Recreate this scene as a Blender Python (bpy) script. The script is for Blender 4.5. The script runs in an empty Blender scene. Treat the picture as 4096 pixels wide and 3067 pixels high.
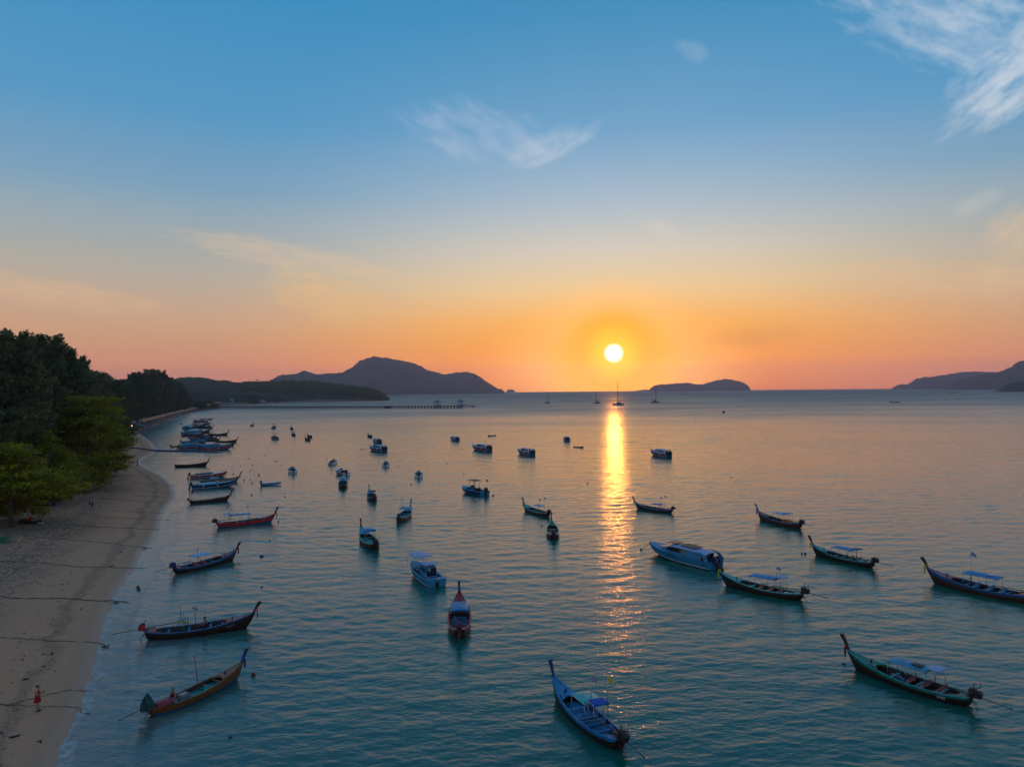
import bpy, bmesh, math, random
import numpy as np
from mathutils import Vector, Matrix, noise as mnoise
R = math.radians
sc = bpy.context.scene
COL = sc.collection

# ------------------------------------------------------------------ camera
PX_W, PX_F, CAM_H = 4096.0, 2841.0, 22.0
PITCH = math.atan(28.5 / PX_F)
ROLL = 0.0094
fwd = Vector((0, math.cos(PITCH), math.sin(PITCH)))
up0 = Vector((0, -math.sin(PITCH), math.cos(PITCH)))
rt0 = Vector((1, 0, 0))
c_rt = rt0 * math.cos(ROLL) - up0 * math.sin(ROLL)
c_up = rt0 * math.sin(ROLL) + up0 * math.cos(ROLL)
cam_d = bpy.data.cameras.new('camera')
cam = bpy.data.objects.new('camera', cam_d)
COL.objects.link(cam)
cam.matrix_world = Matrix(((c_rt.x, c_up.x, -fwd.x, 0), (c_rt.y, c_up.y, -fwd.y, 0),
                           (c_rt.z, c_up.z, -fwd.z, CAM_H), (0, 0, 0, 1)))
cam_d.sensor_width = 36
cam_d.lens = 36 * PX_F / PX_W
cam_d.clip_start = 0.5
cam_d.clip_end = 60000
sc.camera = cam

def ray(px, py):
    d = c_rt * ((px - 2048) / PX_F) + c_up * ((1533.5 - py) / PX_F) + fwd
    return d
def at(px, py, z=0.0):
    """point of the level z that is seen at photo position px, py"""
    d = ray(px, py)
    t = (z - CAM_H) / d.z
    return Vector((d.x * t, d.y * t, z))
def at_y(px, py, y):
    d = ray(px, py)
    t = y / d.y
    return Vector((d.x * t, y, CAM_H + d.z * t))

# ------------------------------------------------------------------ node helpers
def lin(c):
    return tuple(((v / 255) / 12.92 if v / 255 <= 0.04045 else ((v / 255 + 0.055) / 1.055) ** 2.4) for v in c)

class NT:
    def __init__(s, tree):
        s.t = tree
        s.n = tree.nodes
        s.l = tree.links
    def new(s, kind, **kw):
        nd = s.n.new(kind)
        for k, v in kw.items():
            setattr(nd, k, v)
        return nd
    def put(s, sock, v):
        if isinstance(v, bpy.types.NodeSocket):
            s.l.new(v, sock)
        elif v is not None:
            if isinstance(v, (tuple, list, Vector)) and len(v) == 3 and sock.type == 'RGBA':
                v = (*v, 1)
            sock.default_value = v
    def m(s, op, a, b=None, c=None, clamp=False):
        nd = s.new('ShaderNodeMath', operation=op)
        nd.use_clamp = clamp
        s.put(nd.inputs[0], a)
        if b is not None: s.put(nd.inputs[1], b)
        if c is not None: s.put(nd.inputs[2], c)
        return nd.outputs[0]
    def v(s, op, a, b=None):
        nd = s.new('ShaderNodeVectorMath', operation=op)
        s.put(nd.inputs[0], a)
        if b is not None: s.put(nd.inputs[1], b)
        return nd.outputs['Value'] if op in ('DOT_PRODUCT', 'LENGTH', 'DISTANCE') else nd.outputs[0]
    def mix(s, f, a, b, blend='MIX'):
        nd = s.new('ShaderNodeMix', data_type='RGBA', blend_type=blend)
        s.put(nd.inputs[0], f); s.put(nd.inputs[6], a); s.put(nd.inputs[7], b)
        return nd.outputs[2]
    def ramp(s, f, stops, interp='LINEAR'):
        nd = s.new('ShaderNodeValToRGB')
        cr = nd.color_ramp
        cr.interpolation = interp
        while len(cr.elements) < len(stops):
            cr.elements.new(0.5)
        for e, (p, c) in zip(cr.elements, stops):
            e.position = p
            e.color = (*c, 1) if len(c) == 3 else c
        s.put(nd.inputs[0], f)
        return nd.outputs[0]
    def sstep(s, x, a, b, o0=0.0, o1=1.0):
        nd = s.new('ShaderNodeMapRange', interpolation_type='SMOOTHSTEP')
        s.put(nd.inputs[0], x)
        for i, q in enumerate((a, b, o0, o1)):
            nd.inputs[i + 1].default_value = q
        return nd.outputs[0]
    def noise(s, vec, scale, detail=3, rough=0.5, dist=0.0, out=0):
        nd = s.new('ShaderNodeTexNoise')
        s.put(nd.inputs['Vector'], vec)
        nd.inputs['Scale'].default_value = scale
        nd.inputs['Detail'].default_value = detail
        nd.inputs['Roughness'].default_value = rough
        nd.inputs['Distortion'].default_value = dist
        return nd.outputs[out]
    def mapping(s, vec, loc=(0, 0, 0), rot=(0, 0, 0), scale=(1, 1, 1)):
        nd = s.new('ShaderNodeMapping')
        s.put(nd.inputs[0], vec)
        nd.inputs[1].default_value = loc
        nd.inputs[2].default_value = rot
        nd.inputs[3].default_value = scale
        return nd.outputs[0]

# ------------------------------------------------------------------ sky
sun_dir = ray(2455, 1413).normalized()
world = bpy.data.worlds.new('World')
sc.world = world
world.use_nodes = True
world.node_tree.nodes.clear()
S = NT(world.node_tree)
tc = S.new('ShaderNodeTexCoord').outputs['Generated']
dirn = S.v('NORMALIZE', tc)
sep = S.new('ShaderNodeSeparateXYZ')
S.put(sep.inputs[0], dirn)
DX, DY, DZ = sep.outputs
elev = S.m('MULTIPLY', S.m('ARCSINE', DZ), 1 / R(90), clamp=True)
cosang = S.v('DOT_PRODUCT', dirn, tuple(sun_dir))
ang = S.m('MULTIPLY', S.m('ARCCOSINE', S.m('MINIMUM', cosang, 1.0)), 180 / math.pi)   # degrees from the sun
AIR_N = (0.24, 0.20, 0.25)
AIR_A = (0.21, 0.18, 0.23)
near = [(0, (232, 144, 92)), (1.2, (246, 156, 84)), (3, (254, 166, 84)), (5.5, (254, 184, 104)), (8, (242, 204, 152)),
        (11, (220, 206, 188)), (15, (180, 194, 206)), (20, (136, 174, 206)), (28, (104, 151, 186)), (45, (104, 138, 168)), (90, (150, 134, 150))]
away = [(0, (190, 134, 128)), (2, (202, 144, 124)), (4, (204, 156, 126)), (6, (200, 166, 140)), (9, (180, 172, 160)),
        (13, (148, 168, 180)), (16, (116, 158, 190)), (20, (92, 152, 194)), (30, (60, 140, 188)), (45, (88, 132, 168)), (90, (150, 134, 150))]
HAZE_D, HAZE_R, HAZE_TOP = 1.0e-4, 10200.0, 330.0
def behind_haze(e, c, air):
    """the sky's own colour, so that through the air in front of it it looks like c"""
    L = min(HAZE_R, (HAZE_TOP - CAM_H) / max(math.sin(R(e)), 1e-3))
    T = math.exp(-HAZE_D * L)
    return tuple(max(v - (1 - T) * a_, 0.0) / T for v, a_ in zip(lin(c), air))
def dense(stops):
    es = [0, 0.6, 1.2, 2, 3, 4, 5.5, 8, 9, 11, 13, 15, 20, 28, 45, 90]
    xs_ = [s_[0] for s_ in stops]
    return [(e, tuple(float(np.interp(e, xs_, [s_[1][k] for s_ in stops])) for k in range(3))) for e in es]
rn = S.ramp(elev, [(e / 90, behind_haze(e, c, AIR_N)) for e, c in dense(near)])
ra = S.ramp(elev, [(e / 90, behind_haze(e, c, AIR_A)) for e, c in dense(away)])
wsun = S.sstep(ang, 3, 34, 1, 0)
sky = S.mix(wsun, ra, rn)
# wide warm glow round the sun
ang_h = S.m('MULTIPLY', ang, S.m('ADD', 1.0, S.m('MULTIPLY', S.m('MAXIMUM', S.m('SUBTRACT', DZ, sun_dir.z), 0.0), 8.0)))
invT = S.ramp(elev, [(e / 90, (math.exp(HAZE_D * min(HAZE_R, (HAZE_TOP - CAM_H) / max(math.sin(R(e)), 1e-3))),) * 3) for e in (0, .6, 1.2, 1.8, 2.4, 3, 4, 5.5, 8, 12, 20, 90)])
def thru(c):
    return S.mix(1.0, invT, (*c, 1), 'MULTIPLY')
g3 = S.sstep(ang_h, 1, 13, 0.8, 0)
sky = S.mix(g3, sky, thru((1.15, 0.54, 0.12)))
# thin clouds : noise on a high flat layer, kept to where they stand
zc = S.m('MAXIMUM', DZ, 0.02)
cmb = S.new('ShaderNodeCombineXYZ')
S.put(cmb.inputs[0], S.m('DIVIDE', DX, zc)); S.put(cmb.inputs[1], S.m('DIVIDE', DY, zc))
lay = cmb.outputs[0]
NZ = {}
azd = S.m('MULTIPLY', S.m('ARCTAN2', DX, DY), 57.3)
eld = S.m('MULTIPLY', elev, 90.0)
for key, rot, st, fq in (('a', -30, 2.6, 0.34), ('b', 28, 2.6, 0.42), ('c', -7, 5.0, 0.45)):
    cr, sr = math.cos(R(rot)), math.sin(R(rot))
    cu = S.new('ShaderNodeCombineXYZ')
    S.put(cu.inputs[0], S.m('ADD', S.m('MULTIPLY', azd, cr), S.m('MULTIPLY', eld, sr)))
    S.put(cu.inputs[1], S.m('MULTIPLY', S.m('SUBTRACT', S.m('MULTIPLY', eld, cr), S.m('MULTIPLY', azd, sr)), st))
    cu.inputs[2].default_value = rot * 0.7 + 3
    NZ[key] = S.noise(cu.outputs[0], fq, 6, 0.60, 0.15)
def cloud(px, py, rx, ry, rot, key, lo, hi):
    """mask of one wisp round the direction seen at px, py; rx, ry in degrees"""
    d0 = ray(px, py).normalized()
    rtv = Vector((d0.y, -d0.x, 0)).normalized()
    upv = rtv.cross(d0).normalized()
    cr, sr = math.cos(R(rot)), math.sin(R(rot))
    a = rtv * cr + upv * sr
    b = -rtv * sr + upv * cr
    k = 57.3 / rx; k2 = 57.3 / ry
    u = S.v('DOT_PRODUCT', dirn, tuple(a * k))
    w = S.v('DOT_PRODUCT', dirn, tuple(b * k2))
    q = S.m('ADD', S.m('MULTIPLY', u, u), S.m('MULTIPLY', w, w))
    fall = S.m('MULTIPLY', S.sstep(q, 0.0, 1.9, 1, 0), S.m('GREATER_THAN', DY, 0.3))
    return S.m('MULTIPLY', S.sstep(S.m('ADD', NZ[key], S.m('MULTIPLY', fall, 0.5)), lo + 0.10, hi + 0.2), S.sstep(fall, 0.02, 0.35))
clouds = [
    (3800, 50, 7.5, 3.2, -26, 'a', 0.58, 1.2, 0.66, (232, 236, 240)),
    (4120, 260, 6.0, 2.4, 32, 'b', 0.56, 1.18, 0.76, (236, 238, 240)),
    (2190, 590, 4.0, 1.2, 18, 'b', 0.52, 1.25, 0.60, (226, 228, 234)),
    (1900, 540, 6.5, 2.6, -6, 'a', 0.60, 1.15, 0.40, (214, 218, 228)),
    (2765, 205, 1.5, 0.8, -24, 'a', 0.62, 1.35, 0.34, (214, 226, 236)),
    (2650, 915, 2.2, 0.7, -20, 'a', 0.55, 1.10, 0.35, (236, 220, 210)),
    (3910, 810, 1.6, 0.8, 25, 'b', 0.55, 1.10, 0.30, (226, 214, 206)),
    (1180, 1030, 9.0, 1.1, -9, 'c', 0.48, 1.05, 0.46, (242, 206, 160)),
    (1330, 1200, 5.0, 1.9, -14, 'c', 0.48, 1.05, 0.6, (250, 200, 128)),
    (230, 1175, 7.0, 1.1, -6, 'c', 0.48, 1.05, 0.45, (244, 200, 148)),
    (3740, 1120, 9.0, 1.5, -8, 'c', 0.55, 1.10, 0.50, (240, 200, 150)),
    (4080, 1010, 4.0, 2.6, 60, 'b', 0.55, 1.10, 0.55, (238, 204, 158)),
    (3030, 1340, 4.0, 0.9, 4, 'c', 0.50, 1.05, 0.45, (250, 168, 92)),
]
for (px, py, rx, ry, rot, key, lo, hi, amt, colr) in clouds:
    mk = cloud(px, py, rx, ry, rot, key, lo, hi)
    sky = S.mix(S.m('MULTIPLY', mk, amt), sky, lin(colr))
g2 = S.sstep(ang_h, 2.6, 6.8, 0.97, 0)
sky = S.mix(g2, sky, thru((1.25, 0.425, 0.0)))
g1 = S.sstep(ang, 0.4, 2.9, 1, 0)
sky = S.mix(g1, sky, thru((1.15, 0.64, 0.0)))
g0 = S.sstep(ang, 0.32, 0.88, 1, 0)
sky = S.mix(g0, sky, (4.0, 3.8, 3.2))
bg = S.new('ShaderNodeBackground')
S.put(bg.inputs[0], sky)
bg.inputs[1].default_value = 1.0
wo = S.new('ShaderNodeOutputWorld')
S.l.new(bg.outputs[0], wo.inputs[0])

# ------------------------------------------------------------------ sun
sl = bpy.data.lights.new('sun', 'SUN')
sl.energy = 0.115
sl.color = (1.0, 0.31, 0.03)
sl.angle = R(0.6)
sun = bpy.data.objects.new('sun', sl)
COL.objects.link(sun)
sun.rotation_euler = sun_dir.to_track_quat('Z', 'Y').to_euler()

vs = sc.view_settings
vs.view_transform = 'Standard'
vs.look = 'None'
vs.exposure = 0
vs.gamma = 1
vs.use_curve_mapping = False
sc.cycles.use_denoising = True
world.cycles.sampling_method = 'MANUAL'
world.cycles.sample_map_resolution = 512
sc.cycles.max_bounces = 5
sc.cycles.diffuse_bounces = 2
sc.cycles.glossy_bounces = 3
sc.cycles.transmission_bounces = 4
sc.cycles.volume_bounces = 0
sc.cycles.transparent_max_bounces = 6
sc.cycles.sample_clamp_indirect = 6
sc.cycles.sample_clamp_direct = 40
sc.cycles.caustics_reflective = False
sc.cycles.caustics_refractive = False

# ------------------------------------------------------------------ object helpers
def tag(o, label=None, cat=None, group=None, kind=None):
    if label: o['label'] = label
    if cat: o['category'] = cat
    if group: o['group'] = group
    if kind: o['kind'] = kind
    return o
def link(name, me, parent=None):
    o = bpy.data.objects.new(name, me)
    COL.objects.link(o)
    if parent is not None: o.parent = parent
    return o
def empty(name, loc=(0, 0, 0), rz=0.0, label=None, cat=None, group=None):
    o = bpy.data.objects.new(name, None)
    o.empty_display_size = 0.3
    COL.objects.link(o)
    o.location = loc
    o.rotation_euler = (0, 0, rz)
    return tag(o, label, cat, group)
def np_mesh(name, verts, faces, mat=None, smooth=False, attrs=None):
    """verts (N,3) array, faces (M,k) array of one size k"""
    me = bpy.data.meshes.new(name)
    v = np.asarray(verts, dtype=np.float32).reshape(-1, 3)
    f = np.asarray(faces, dtype=np.int32)
    me.vertices.add(len(v)); me.vertices.foreach_set('co', v.ravel())
    me.loops.add(f.size); me.loops.foreach_set('vertex_index', f.ravel())
    me.polygons.add(len(f))
    me.polygons.foreach_set('loop_start', np.arange(0, f.size, f.shape[1], dtype=np.int32))
    me.polygons.foreach_set('loop_total', np.full(len(f), f.shape[1], dtype=np.int32))
    if attrs:
        for k, a in attrs.items():
            at_ = me.attributes.new(k, 'FLOAT', 'POINT')
            at_.data.foreach_set('value', np.asarray(a, dtype=np.float32).ravel())
    me.update(calc_edges=True)
    if mat: me.materials.append(mat)
    if smooth: me.polygons.foreach_set('use_smooth', np.ones(len(f), dtype=bool))
    return me
def grid_faces(nu, nv, wrap=False):
    i = np.arange(nu - (0 if wrap else 1)); j = np.arange(nv - 1)
    I, J = np.meshgrid(i, j, indexing='ij')
    I2 = (I + 1) % nu
    return np.stack([I * nv + J, I2 * nv + J, I2 * nv + J + 1, I * nv + J + 1], -1).reshape(-1, 4)

_mats = {}
def mat(name, col, rough=0.6, metal=0.0, nscale=None, namt=0.2, bump=0.0, col2=None, spec=0.5, coat=0.0):
    """plain painted / worn material with a little noise in colour and relief"""
    if name in _mats: return _mats[name]
    m = bpy.data.materials.new(name)
    m.use_nodes = True
    N = NT(m.node_tree)
    b = N.n['Principled BSDF']
    b.inputs['Roughness'].default_value = rough
    b.inputs['Metallic'].default_value = metal
    b.inputs['Specular IOR Level'].default_value = spec
    b.inputs['Coat Weight'].default_value = coat
    if nscale:
        t = N.new('ShaderNodeTexCoord').outputs['Object']
        nz = N.noise(t, nscale, 5, 0.65)
        c2 = col2 or tuple(v * (1 - namt) ** 2 for v in col)
        N.put(b.inputs['Base Color'], N.mix(N.sstep(nz, 0.35, 0.68), col, c2))
        if bump:
            bp = N.new('ShaderNodeBump')
            bp.inputs['Strength'].default_value = bump
            bp.inputs['Distance'].default_value = 0.05
            N.put(bp.inputs['Height'], nz)
            N.put(b.inputs['Normal'], bp.outputs[0])
    else:
        b.inputs['Base Color'].default_value = (*col, 1)
    _mats[name] = m
    return m

# ------------------------------------------------------------------ shoreline (land lies to its left / inland)
shore_px = [(60, 3300), (170, 3180), (225, 3067), (250, 2960), (318, 2830), (352, 2740), (378, 2640), (402, 2540), (440, 2420),
            (466, 2365), (520, 2295), (556, 2246), (562, 2210), (612, 2165), (642, 2085), (650, 2045), (696, 1995),
            (700, 1962), (676, 1925), (636, 1896), (588, 1874), (558, 1854), (562, 1838), (600, 1816), (628, 1800),
            (609, 1786), (600, 1766), (574, 1747), (545, 1730), (566, 1717), (600, 1706), (640, 1694), (680, 1680),
            (719, 1667), (760, 1655), (800, 1644), (845, 1638), (905, 1632), (975, 1626), (1057, 1621), (1138, 1615),
            (1260, 1613), (1382, 1610), (1500, 1608), (1573, 1605), (1545, 1598)]
shore = [at(*p).to_2d() for p in shore_px]
# the coast goes on behind the headland and, behind the camera, along the beach
tipp = shore[-1]
shore += [Vector((tipp.x - 120, tipp.y + 260)), Vector((tipp.x - 500, tipp.y + 700)), Vector((-1500, 3600)), Vector((-3500, 5200))]
p0 = shore[0]
shore = [Vector((p0.x - 60, -400)), Vector((p0.x - 22, -60)), Vector((p0.x - 8, 0)), Vector((p0.x - 2, 18))] + shore
def smooth_poly(pts, it=2):
    for _ in range(it):
        q = [pts[0]]
        for a, b in zip(pts[:-1], pts[1:]):
            q += [a * 0.75 + b * 0.25, a * 0.25 + b * 0.75]
        q.append(pts[-1])
        pts = q
    return pts
shoreS = smooth_poly(shore, 2)
SA = np.array([(p.x, p.y) for p in shoreS])
def shore_dist(P):
    """signed distance to the shoreline, positive on land"""
    P = np.asarray(P, dtype=np.float64)
    best = np.full(len(P), 1e18); side = np.zeros(len(P))
    for a, b in zip(SA[:-1], SA[1:]):
        ab = b - a
        L2 = (ab ** 2).sum() + 1e-9
        t = np.clip(((P - a) @ ab) / L2, 0, 1)
        q = a + t[:, None] * ab
        d2 = ((P - q) ** 2).sum(1)
        cr = ab[0] * (P[:, 1] - a[1]) - ab[1] * (P[:, 0] - a[0])
        upd = d2 < best - 1e-9
        best = np.where(upd, d2, best)
        side = np.where(upd, np.sign(cr), side)
    return np.sqrt(best) * side
# tiny value noise for numpy
_rng = np.random.RandomState(7)
_lat = _rng.rand(256, 256)
def vnoise(x, y, sc_=1.0, oct=4, gain=0.5):
    out = 0; amp = 1; tot = 0
    x = np.asarray(x) * sc_; y = np.asarray(y) * sc_
    for o in range(oct):
        xi = np.floor(x).astype(int); yi = np.floor(y).astype(int)
        fx = x - xi; fy = y - yi
        fx = fx * fx * (3 - 2 * fx); fy = fy * fy * (3 - 2 * fy)
        a = _lat[xi & 255, yi & 255]; b = _lat[(xi + 1) & 255, yi & 255]
        c = _lat[xi & 255, (yi + 1) & 255]; d = _lat[(xi + 1) & 255, (yi + 1) & 255]
        out = out + amp * ((a * (1 - fx) + b * fx) * (1 - fy) + (c * (1 - fx) + d * fx) * fy)
        tot += amp; amp *= gain; x = x * 2.03 + 17.3; y = y * 2.03 + 5.1
    return out / tot
def land_h(X, Y, D):
    """height of the ground for signed shore distance D"""
    far = np.clip((Y - 950) / 300, 0, 1)
    wal = np.exp(-((Y - 700) / 300) ** 2)            # the stretch with the stone revetment
    h = np.where(D < 0, D * 0.07, 0)
    beach = 0.075 * np.minimum(D, 14) + 0.02 * np.clip(D - 14, 0, 60)
    rev = 3.0 * np.clip(D / 5.0, 0, 1)
    land = beach * (1 - wal) + rev * wal
    hin = np.clip((D - 60) / 200, 0, 1) * 7
    h = np.where(D > 0, land + hin, np.maximum(h, -4))
    return h
def ground(x, y):
    D = shore_dist([(x, y)])
    return float(land_h(np.array([x]), np.array([y]), D)[0])
# ------------------------------------------------------------------ water
def smst(x, a, b):
    t = np.clip((x - a) / (b - a), 0, 1)
    return t * t * (3 - 2 * t)
az_f = np.radians(np.linspace(-40, 40, 740))
az = np.concatenate([az_f, np.radians(np.linspace(42, 318, 68))])
rr = [0.5, 4, 10, 16, 22, 26]
r = 29.0
while r < 170: rr.append(r); r *= 1.0031
while r < 420: rr.append(r); r *= 1.0045
while r < 1500: rr.append(r); r *= 1.011
while r < 10000: rr.append(r); r *= 1.025
rr.append(10000)
rr = np.array(rr)
AZ, RR = np.meshgrid(az, rr, indexing='ij')
X = np.sin(AZ) * RR; Y = np.cos(AZ) * RR
Pxy = np.stack([X.ravel(), Y.ravel()], -1)
# coarse distance for the far field, exact near the beach
sd = np.full(len(Pxy), -2000.0)
nearm = (X.ravel() < 60) & (RR.ravel() < 2500) & (X.ravel() > -1400)
sd[nearm] = shore_dist(Pxy[nearm])
sd = sd.reshape(X.shape)
rs = np.random.RandomState(11)
Z = np.zeros_like(X)
wind = R(-94)
sel = RR < 1500
xs, ys = X[sel], Y[sel]
zz = np.zeros_like(xs)
RRs = RR[sel]
gx = 0
for i in range(100):
    lam = 0.46 * (4.6 / 0.46) ** (rs.rand() ** 1.5)
    th = wind + rs.normal(0, 0.42) + (R(28) if i % 3 == 0 else 0)
    if i >= 84: lam = 5.0 + 9.0 * rs.rand()
    k = 2 * math.pi / lam
    slope = 0.0205 * (1.0 if lam < 1.8 else (1.8 / lam) ** 0.6)
    if i >= 84: slope = 0.0095
    a = slope / k
    ph = k * (math.cos(th) * xs + math.sin(th) * ys) + rs.rand() * 6.283
    # groups : each train comes and goes
    gl = 9 + rs.rand() * 30
    grp = 0.6 + 0.55 * np.sin((xs * math.cos(th + 1.2) + ys * math.sin(th + 1.2)) / gl + rs.rand() * 6.28) * np.sin((xs * math.cos(th) + ys * math.sin(th)) / gl * 0.7 + rs.rand() * 6.28)
    zz += a * np.sin(ph) * grp * (1 - smst(RRs, 130 * lam, 240 * lam)) * (1.0 if i < 84 else 0.3 + 0.7 * smst(RRs, 90, 280))
damp = smst(-sd[sel], 0.5, 16) * 0.5 + 0.5

calm = 0.75 + 0.5 * vnoise(xs + 900, ys + 900, 1 / 38.0, 3)
Z[sel] = zz * damp * calm * (1 - smst(RRs, 600, 1450))
# shore swash : two low lines of water running on to the sand
sdv = sd[sel]
Z[sel] += 0.05 * np.exp(-((sdv + 3.2 + 2 * (vnoise(xs, ys, 1 / 9.0, 2) - .5) * 2) / 0.5) ** 2)
V = np.stack([X, Y, Z], -1).reshape(-1, 3)
wm = bpy.data.materials.new('sea_water')
wm.use_nodes = True
N = NT(wm.node_tree)
bs = N.n['Principled BSDF']
geo = N.new('ShaderNodeNewGeometry').outputs['Position']
att = N.new('ShaderNodeAttribute', attribute_name='shore').outputs['Fac']   # metres off the shoreline
sxyz = N.new('ShaderNodeSeparateXYZ'); N.put(sxyz.inputs[0], geo)
dist = N.m('MULTIPLY', sxyz.outputs[1], 1.0)
pn = N.noise(geo, 0.02, 3, 0.5)
shal = N.ramp(N.m('DIVIDE', att, 300.0), [
    (0.0, (0.26, 0.20, 0.16)), (0.008, (0.14, 0.15, 0.14)), (0.03, (0.03, 0.115, 0.10)), (0.10, (0.0, 0.115, 0.088)),
    (0.35, (0.0, 0.092, 0.064)), (1.0, (0.0, 0.085, 0.075))])
dark = N.mix(N.sstep(pn, 0.35, 0.7), shal, N.mix(0.25, shal, (0.0, 0.02, 0.05)))
# foam at the lip of the swash
fo_n = N.noise(geo, 1.5, 6, 0.75, 0.4)
fo_w = N.noise(geo, 0.22, 3, 0.5)
lip = N.sstep(N.m('SUBTRACT', att, N.m('MULTIPLY', N.m('MAXIMUM', N.m('SUBTRACT', fo_w, 0.45), 0.0), 4.0)), 0.02, 0.45, 1, 0)
swash = N.m('SUBTRACT', att, N.m('MULTIPLY', fo_w, 9.0))
line = N.m('MULTIPLY', N.sstep(N.m('ABSOLUTE', swash), 0.0, 0.35, 1, 0), N.sstep(att, 0, 7, 1, 0))
foam = N.m('MULTIPLY', N.m('MAXIMUM', lip, line), N.sstep(fo_n, 0.44, 0.62), clamp=True)
base = N.mix(N.m('MULTIPLY', foam, 0.42), dark, (0.72, 0.75, 0.8))
N.put(bs.inputs['Base Color'], base)
bs.inputs['IOR'].default_value = 1.333
bs.inputs['Specular IOR Level'].default_value = 1.0
# rougher with wind further out ; too far to carry each ripple as shape
rgh = N.ramp(N.m('DIVIDE', dist, 3000.0), [(0.0, (.03,) * 3), (0.04, (.07,) * 3), (0.10, (.15,) * 3), (0.16, (.23,) * 3), (0.25, (.33,) * 3), (0.42, (.43,) * 3), (1.0, (.56,) * 3)])
wnd = N.noise(N.mapping(geo, scale=(0.0035, 0.010, 1)), 1.0, 5, 0.6, 0.5)
rgh2 = N.m('MULTIPLY', rgh, N.sstep(wnd, 0.3, 0.7, 0.82, 1.18))
N.put(bs.inputs['Roughness'], N.m('ADD', rgh2, N.m('MULTIPLY', foam, 0.5)))
# ripples
r1 = N.noise(N.mapping(geo, rot=(0, 0, R(8)), scale=(0.9, 1.9, 1)), 2.3, 3, 0.6, 0.3)
r2 = N.noise(N.mapping(geo, rot=(0, 0, R(-14)), scale=(0.35, 1.0, 1)), 0.5, 3, 0.6, 0.2)
r3 = N.noise(N.mapping(geo, rot=(0, 0, R(5)), scale=(0.05, 0.22, 1)), 1.0, 4, 0.62, 0.4)
hgt = N.m('ADD', N.m('MULTIPLY', r1, 0.036), N.m('MULTIPLY', N.m('MULTIPLY', r2, 0.20), N.sstep(dist, 100, 500)))
hgt = N.m('ADD', hgt, N.m('MULTIPLY', N.m('MULTIPLY', r3, 0.8), N.sstep(dist, 250, 900)))
bp = N.new('ShaderNodeBump')
bp.inputs['Distance'].default_value = 1.0
bp.inputs['Strength'].default_value = 1.0
N.put(bp.inputs['Height'], hgt)
N.put(bs.inputs['Normal'], bp.outputs[0])
wmesh = np_mesh('sea', V, grid_faces(len(az), len(rr), wrap=True), wm, smooth=True, attrs={'shore': -sd})
sea = link('sea', wmesh)
tag(sea, kind='structure')

# ------------------------------------------------------------------ haze
bm = bmesh.new()
bmesh.ops.create_cube(bm, size=1)
for v in bm.verts:
    v.co = Vector((v.co.x * 2 * HAZE_R, v.co.y * 2 * HAZE_R, -6.0 if v.co.z < 0 else HAZE_TOP))
hm = bpy.data.meshes.new('haze'); bm.to_mesh(hm); bm.free()
hz = bpy.data.materials.new('haze')
hz.use_nodes = True
hz.node_tree.nodes.clear()
N = NT(hz.node_tree)
pv = N.new('ShaderNodeVolumePrincipled')
pv.inputs['Color'].default_value = (0.78, 0.76, 1.0, 1)
pv.inputs['Density'].default_value = HAZE_D
pv.inputs['Anisotropy'].default_value = 0.55
mo = N.new('ShaderNodeOutputMaterial')
N.l.new(pv.outputs[0], mo.inputs['Volume'])
hm.materials.append(hz)
haze = link('haze', hm)
tag(haze, kind='stuff')

# ------------------------------------------------------------------ land
az2 = np.radians(np.linspace(-88, -3, 420))
r = 24.0; rl = [6, 14]
while r < 420: rl.append(r); r *= 1.0085
while r < 2600: rl.append(r); r *= 1.02
while r < 7000: rl.append(r); r *= 1.06
rl = np.array(rl)
AZ, RR = np.meshgrid(az2, rl, indexing='ij')
X = np.sin(AZ) * RR; Y = np.cos(AZ) * RR
D = shore_dist(np.stack([X.ravel(), Y.ravel()], -1)).reshape(X.shape)
Zl = land_h(X, Y, D)
Zl = Zl + 0.035 * (vnoise(X, Y, 1 / 2.2, 4) - .5) * np.clip(D / 4, 0, 1)
Zl = Zl + 0.25 * (vnoise(X, Y, 1 / 14.0, 3) - .5) * np.clip((D - 4) / 12, 0, 1) + 0.05 * np.sin(D * 0.9 + 2 * vnoise(X, Y, 1 / 10, 2)) * np.clip(D, 0, 1) * np.exp(-D / 16)
sm = bpy.data.materials.new('beach_sand')
sm.use_nodes = True
N = NT(sm.node_tree)
bs = N.n['Principled BSDF']
geo = N.new('ShaderNodeNewGeometry').outputs['Position']
att = N.new('ShaderNodeAttribute', attribute_name='inland').outputs['Fac']
sxyz = N.new('ShaderNodeSeparateXYZ'); N.put(sxyz.inputs[0], geo)
wob = N.m('MULTIPLY', N.m('SUBTRACT', N.noise(geo, 0.16, 4, 0.55), 0.5), 4.0)
a2 = N.m('ADD', att, wob)
grit = N.noise(geo, 7.0, 5, 0.75)
blot = N.noise(N.mapping(geo, rot=(0, 0, R(-22)), scale=(1.4, 0.6, 1)), 0.9, 5, 0.7, 0.5)
dry = N.mix(N.sstep(grit, 0.36, 0.66), (0.60, 0.32, 0.18), (0.42, 0.225, 0.13))
rubble = N.mix(N.sstep(N.noise(geo, 2.0, 6, 0.85), 0.42, 0.60), (0.50, 0.285, 0.18), (0.10, 0.062, 0.045))
mixr = N.m('MULTIPLY', N.sstep(a2, 6, 13), N.sstep(blot, 0.26, 0.52))
c = N.mix(mixr, dry, rubble)
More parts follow.
